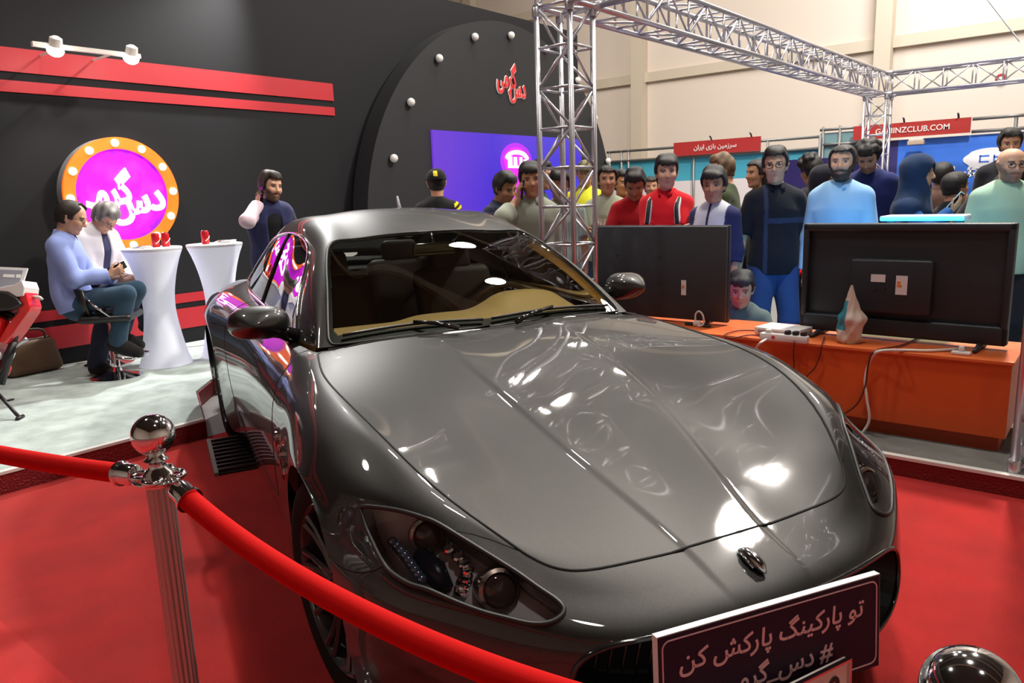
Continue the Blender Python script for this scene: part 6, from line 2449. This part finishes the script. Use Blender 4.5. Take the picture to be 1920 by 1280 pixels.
# --- the stage
r1, J1 = person('seated man in pale blue shirt and jeans with glasses, looking down at his phone', (ST1.x - .07, ST1.y + .13), (.78, -.62), H=1.68, z0=.12, cell=.0065,
                skin=SK1, hair=('balding', DRK), glasses='thin', group='men on the stage', seed=11,
                pose=dict(hip=(0, -.13, .64), lean=R(-15), chest=R(20), head=(-.05, .34, 0),
                          feet={'L': (-.12, .12, .25), 'R': (.12, .17, .23), 'Ld': (0, 1, -.35), 'Rd': (0, 1, -.35)}, knee={'L': (-.15, 1, .6), 'R': (.15, 1, .6)},
                          arms={'R': dict(to=(.06, .33, .235), hint=(.6, -.4, -1), f=(-.3, .8, .45), n=(-.7, -.1, .6), curl=.8), 'L': dict(to=(-.08, .32, .20), hint=(-.6, -.4, -1), f=(.3, .8, .3), n=(.7, -.1, .6), curl=.7)}),
                wear=[('shirt', srgb(136, 152, 208), dict(sleeve='long', collar=True, hem=-.07, fold=.012)), ('pants', srgb(48, 72, 92), dict(fold=.010)), SHOE])
held_phone('black phone in both hands of the seated man in the pale blue shirt', r1, J1, 'R')
r2, J2 = person('grey-haired man in white jacket over a navy vest, seated behind the man in blue', (2.71, 6.84), (.35, -.94), H=1.68, z0=.12, cell=.0065,
                skin=SK1, hair=('quiff', (.17, .165, .16)), glasses='thin', group='men on the stage', seed=12,
                pose=dict(hip=(0, -.06, .66), lean=R(2), chest=R(10), head=(0, .62, 0),
                          feet={'L': (-.10, .34, .27), 'R': (.34, .20, .0), 'Ld': (0, 1, -.3), 'Rd': (.2, 1, 0)}, knee={'L': (-.1, 1, .6), 'R': (.35, 1, .25)},
                          arms={'R': dict(to=(.05, .30, .14), hint=(.8, -.3, -1), f=(-.4, .8, .1), n=(-.7, 0, .7), curl=.7), 'L': dict(to=(-.07, .30, .13), hint=(-.8, -.3, -1), f=(.4, .8, .1), n=(.7, 0, .7), curl=.7)}),
                wear=[('shirt', srgb(52, 54, 86), dict(sleeve='none', hem=-.06, collar=True)), ('jacket', srgb(214, 212, 218), dict(sleeve='long', hem=-.20, off=.022, open=.055, fold=.010)), ('pants', srgb(46, 50, 68), dict(fold=.012)), SHOE])
r3, J3 = crowd('bearded young man in pink shirt and navy waistcoat, phone at his ear behind the car', 499, 332, 6.35, (-.30, -.95), z0=.12, group='men on the stage', cell=.0065,
               skin=SK1, hair=('quiff', DRK), beard=.85, seed=13, drop=.02,
               pose=dict(lean=R(3), head=(.30, .02, -.12), arms={'R': dict(ear('R'), to=(.135, .085, .56)), 'L': dict(to=(-.02, .24, .13), hint=(-1, -.2, -.8), f=(.9, .3, .1), n=(0, -.6, -1), curl=.5)}),
               wear=[('shirt', col_two(srgb(38, 40, 60), srgb(216, 196, 208), srgb(24, 24, 28)), dict(sleeve='long', collar=False, hem=-.08, fold=.011)),
                     ('vest', srgb(44, 48, 84), dict(sleeve='none', off=.024, open=.075, hem=-.05, fold=.01)), ('pants', COAL), SHOE])
held_phone('black phone held to the ear of the bearded young man', r3, J3, 'R')

# --- left group before the violet screen
r, J = crowd('man in black cap seen from behind before the violet screen', 817, 317, 6.8, (.62, .78), skin=SK2, hair=('short', BLK), seed=21,
             cap=dict(col=srgb(26, 26, 28), badge=srgb(230, 205, 60), back=True, bx=-.005), pose=dict(head=(-.15, .05, 0)), group='crowd by the violet screen',
             wear=[('shirt', col_black_yellow, dict(sleeve='short')), ('pants', COAL), SHOE], z0=.0)
r, J = crowd('dark-haired man in dark plaid shirt looking down before the violet screen', 927, 322, 6.1, (.15, -1), skin=SK3, hair=('thick', BLK), seed=22, group='crowd by the violet screen',
             pose=dict(chest=R(8), head=(-.25, .25, .1)), wear=[('shirt', col_plaid, dict(sleeve='short', collar=True)), ('pants', COAL), SHOE])
r, J = crowd('smiling boy in pale grey-green shirt holding a phone to his ear', 996, 308, 5.65, (-.72, -.70), skin=SK2, hair=('fringe', BLK), seed=23, group='crowd by the violet screen',
             pose=dict(head=(-.05, .05, .05), arms={'R': dict(ear('R'))}), wear=[('shirt', srgb(158, 164, 150), dict(sleeve='rolled', collar=True, fold=.012)), ('pants', JEAN), SHOE])
held_phone('phone held to the ear of the boy in the grey-green shirt', r, J, 'R')
r, J = crowd('boy in dark green tee standing behind the boy with a phone at his ear', 1007, 302, 6.7, (.4, -1), skin=SK2, hair=('thick', BLK), seed=24, group='crowd by the violet screen',
             pose=dict(head=(.2, .1, 0)), wear=[('shirt', srgb(30, 62, 52)), ('pants', COAL), SHOE])
r, J = crowd('boy in pale striped shirt looking down behind the truss tower', 1049, 318, 6.15, (-.80, -.58), skin=SK3, hair=('thick', BLK), seed=25, group='crowd by the violet screen',
             pose=dict(head=(0, .35, 0)), wear=[('shirt', col_stripe(srgb(168, 180, 166), srgb(140, 155, 145)), dict(sleeve='short', collar=True)), ('pants', JEAN), SHOE])
r, J = crowd('youth in bright yellow shirt and camouflage cap behind the truss tower', 1097, 300, 7.3, (-.85, -.5), skin=SK2, hair=('short', BRN), seed=26, cap=dict(col=srgb(120, 115, 85), camo=srgb(70, 66, 45)), group='crowd by the violet screen',
             wear=[('shirt', srgb(228, 226, 60)), ('pants', COAL), SHOE])
# --- in front of the cyan booth
r, J = crowd('boy in pale green printed tee with folded arms right of the truss tower', 1138, 313, 6.7, TOCAM, skin=SK2, hair=('short', BLK), seed=31, drop=0,
             pose=dict(arms=CROSS), wear=[('shirt', col_print(srgb(172, 180, 158), srgb(225, 225, 215), 1)), ('pants', JEAN), SHOE])
r, J = crowd('young man in dark red tee with white chest stripe typing on a phone', 1192, 312, 6.25, (-.88, -.45), skin=SK3, hair=('quiff', BLK), seed=32,
             pose=dict(chest=R(6), head=(.0, .48, 0), arms=PHONE2), wear=[('shirt', col_chest(srgb(172, 24, 34), srgb(230, 220, 220), .285, .315)), ('pants', COAL), SHOE])
held_phone('dark phone in the hands of the young man in dark red tee', r, J, 'R')
r, J = crowd('black-haired head showing left behind the young man in dark red tee', 1166, 323, 7.6, (-.6, -.8), skin=SK3, hair=('thick', BLK), seed=33, wear=[('shirt', srgb(150, 50, 60)), ('pants', COAL), SHOE], cell=.01)
r, J = crowd('dark-haired head showing between the two young men in red', 1221, 334, 9.0, (-.85, -.5), skin=SK3, hair=('short', BLK), seed=34, wear=[('shirt', srgb(150, 100, 110)), ('pants', COAL), SHOE], cell=.012)
r, J = crowd('young man in bright red polo with backpack and folded arms', 1249, 293, 5.75, (-.94, -.28), skin=SK1, hair=('fringe', BLK), seed=35,
             pose=dict(head=(.28, .04, 0), arms=CROSS), wear=[('shirt', srgb(208, 26, 36), dict(collar=True)), ('pants', JEAN), SHOE])
Mc = J['Mc']
bpk = thing('backpack', 'dark backpack with white edged straps worn by the young man in red polo', 'backpack')
bpk.matrix_world = r.matrix_basis.copy()
sc_ = J['s']
for sg in (-1, 1):
    b = MB()
    pth = [_ap(Mc, np.array(p) * sc_) for p in ((sg * .115, -.12, .40), (sg * .118, -.06, .505), (sg * .115, .03, .50), (sg * .11, .115, .42), (sg * .12, .135, .30))]
    b.tube(smooth_path(pth, 5), .024, 6)
    b.build('strap', mat('strap_white', srgb(205, 200, 195), .8), bpk, smooth=True)
    b = MB()
    b.tube(smooth_path([p + Mc[:3, 1] * .012 for p in pth], 5), .017, 6)
    b.build('strap_pad', mat('strap_dark', srgb(32, 36, 38), .8), bpk, smooth=True)
MB().rbox(_ap(Mc, (0, -.19, .26)), (.30, .15, .42), .06, 4, Matrix(Mc[:3, :3].tolist())).build('sack', mat('strap_dark', srgb(32, 36, 38), .8), bpk, smooth=True)
r, J = crowd('boy in white and navy raglan shirt looking left beside the flat screen', 1340, 319, 5.5, (-.80, .05), skin=SK2, hair=('fringe', BLK), seed=36,
             pose=dict(head=(.30, .12, 0)), wear=[('shirt', col_raglan, dict(sleeve='rolled')), ('pants', JEAN), SHOE])
r, J = crowd('light brown haired man in dark green tee behind the boy in raglan shirt', 1362, 288, 6.3, (-.2, 1), skin=srgb(222, 175, 145), hair=('quiff', BLD), seed=37,
             pose=dict(head=(.5, .15, 0)), wear=[('shirt', srgb(56, 66, 42)), ('pants', COAL), SHOE])
r, J = crowd('long-haired girl with pink strap behind the man in black polo', 1424, 300, 6.6, (-.8, .6), skin=SK2, hair=('long', BLK), fem=True, seed=38,
             wear=[('shirt', srgb(60, 66, 58)), ('pants', COAL), SHOE], cell=.01)
r, J = crowd('tall youth in black polo and rectangular glasses standing between the two screens', 1457, 278, 5.4, (-.86, -.55), skin=SK1, hair=('thick', BLK), glasses='thick', seed=39,
             pose=dict(head=(-.30, .02, .03), arms={'R': dict(to=(.27, .06, -.06)), 'L': dict(to=(-.25, .03, -.08))}),
             wear=[('shirt', col_polo_dark, dict(collar=True, hem=-.10, len=.9)), ('pants', srgb(46, 70, 118), dict(fold=.010)), SHOE])
r, J = crowd('person with messy dark hair turned away behind the youth in black polo', 1530, 290, 6.6, (.5, .8), skin=SK2, hair=('curly', BLK), seed=40,
             pose=dict(head=(0, .3, 0), arms={'R': dict(to=(.22, .18, .12), hint=(.5, -1, -.5))}), wear=[('shirt', srgb(34, 34, 46)), ('pants', COAL), SHOE])
r, J = crowd('girl in black tee with white shoulder band beside the man in light blue', 1545, 318, 6.0, (-.3, -.9), skin=SK1, hair=('none', BLK), fem=True, seed=41,
             pose=dict(arms={'R': dict(to=(.02, .24, .12), hint=(1, -.2, -1))}), wear=[('shirt', col_chest(srgb(28, 28, 36), srgb(225, 225, 230), .42, .47), dict(len=.55)), ('pants', JEAN), SHOE], cover=dict(col=srgb(30, 30, 40)), drop=0)
r, J = crowd('bearded man in light blue shirt lit by the framed screen', 1581, 272, 5.2, (-.97, -.05), skin=SK1, hair=('short', BLK), beard=.95, seed=42,
             pose=dict(head=(.10, -.02, 0)), wear=[('shirt', srgb(150, 190, 225), dict(sleeve='long', collar=True, fold=.012)), ('pants', COAL), SHOE])
r, J = crowd('curly-haired man in navy tee bending his head behind the far tower', 1637, 265, 6.3, (-.75, .0), skin=SK1, hair=('curly', BLK), beard=.5, seed=43,
             pose=dict(chest=R(10), head=(.1, .45, 0)), wear=[('shirt', srgb(32, 40, 92)), ('pants', COAL), SHOE], drop=.05)
r, J = crowd('woman in dark blue headscarf raising a phone before her face', 1712, 298, 5.7, (.02, -1), skin=SK1, hair=('none', BLK), fem=True, cover=dict(col=srgb(24, 46, 78)), seed=44,
             pose=dict(chest=R(4), head=(0, -.05, 0), arms={'R': dict(to=(.10, .30, .42), hint=(.6, -.2, -1), f=(-.1, .55, .85), n=(-.3, -.9, .3), curl=.35)}),
             wear=[('shirt', col_two(srgb(130, 120, 170), srgb(30, 80, 140), srgb(140, 128, 172)), dict(sleeve='long', hem=-.4, hemr=.2)), ('pants', COAL), SHOE])
held_phone('pale phone raised by the woman in the dark blue headscarf', r, J, 'R', col=srgb(190, 215, 225))
r, J = crowd('person in brown cloak with black hair turned away before the blue wall', 1767, 308, 6.9, (.9, .3), skin=SK2, hair=('short', BLK), seed=45,
             wear=[('shirt', srgb(112, 84, 76), dict(sleeve='long', hem=-.5, hemr=.22, off=.04)), ('pants', COAL), SHOE], cell=.01)
r, J = crowd('man in black tee beside the person in the brown cloak', 1790, 330, 6.4, (.6, -.6), skin=SK2, hair=('short', BLK), seed=46, wear=[('shirt', srgb(22, 22, 26)), ('pants', COAL), SHOE], cell=.01)
r, J = crowd('woman in long black chador bending over at the right', 1842, 302, 5.8, (-.2, -.9), skin=SK1, hair=('none', BLK), fem=True, cover=dict(col=srgb(22, 22, 30), long=True), seed=47,
             pose=dict(lean=R(12), chest=R(14), head=(-.1, .5, 0), arms=PHONE2), wear=[('cloak', srgb(22, 22, 30), dict(sleeve='long', hem=-.75, hemr=.30, off=.035)), SHOE], drop=.10)
r, J = crowd('tall man with thick black hair at the right edge of the picture', 1896, 238, 6.6, (-.85, -.3), skin=SK2, hair=('thick', BLK), beard=.4, seed=48,
             pose=dict(head=(-.1, .1, 0)), wear=[('shirt', srgb(30, 30, 36), dict(sleeve='long')), ('pants', COAL), SHOE])
r, J = crowd('bespectacled bald man in pale green overshirt at the right edge', 1895, 276, 5.2, (-.82, -.35), skin=SK1, hair=('none', BLK), beard=.6, glasses='thick', seed=49,
             pose=dict(head=(.1, .1, 0)), wear=[('shirt', srgb(58, 62, 82), dict(hem=-.08)), ('jacket', srgb(158, 190, 165), dict(sleeve='long', open=.05, off=.024, hem=-.1)), ('pants', COAL), SHOE])
# the boy crouching behind the counter
(x, y), z = spot_of(1390, 512, 5.2)
r, J = person('boy in grey-green jacket sitting low between the two screens behind the counter', (x, y), (-.9, -.35), H=1.60, group='crowd behind the counter', z0=0, cell=.0075, skin=SK2, hair=('fringe', BLK), seed=50,
              pose=dict(hip=(0, -.05, z - .83 * 1.6 / 1.75 + .01), chest=R(6), head=(0, .12, 0), feet={'L': (-.16, .10, 0), 'R': (.16, .10, 0)}, knee={'L': (-.3, .4, 1), 'R': (.3, .4, 1)},
                        arms={'L': dict(to=(-.25, .30, .05), hint=(-1, -.2, -.4)), 'R': dict(to=(.22, .3, .05), hint=(1, -.2, -.4))}),
              wear=[('shirt', srgb(92, 100, 92), dict(sleeve='long', collar=True, fold=.012)), ('pants', COAL), SHOE])
print('crowd done')
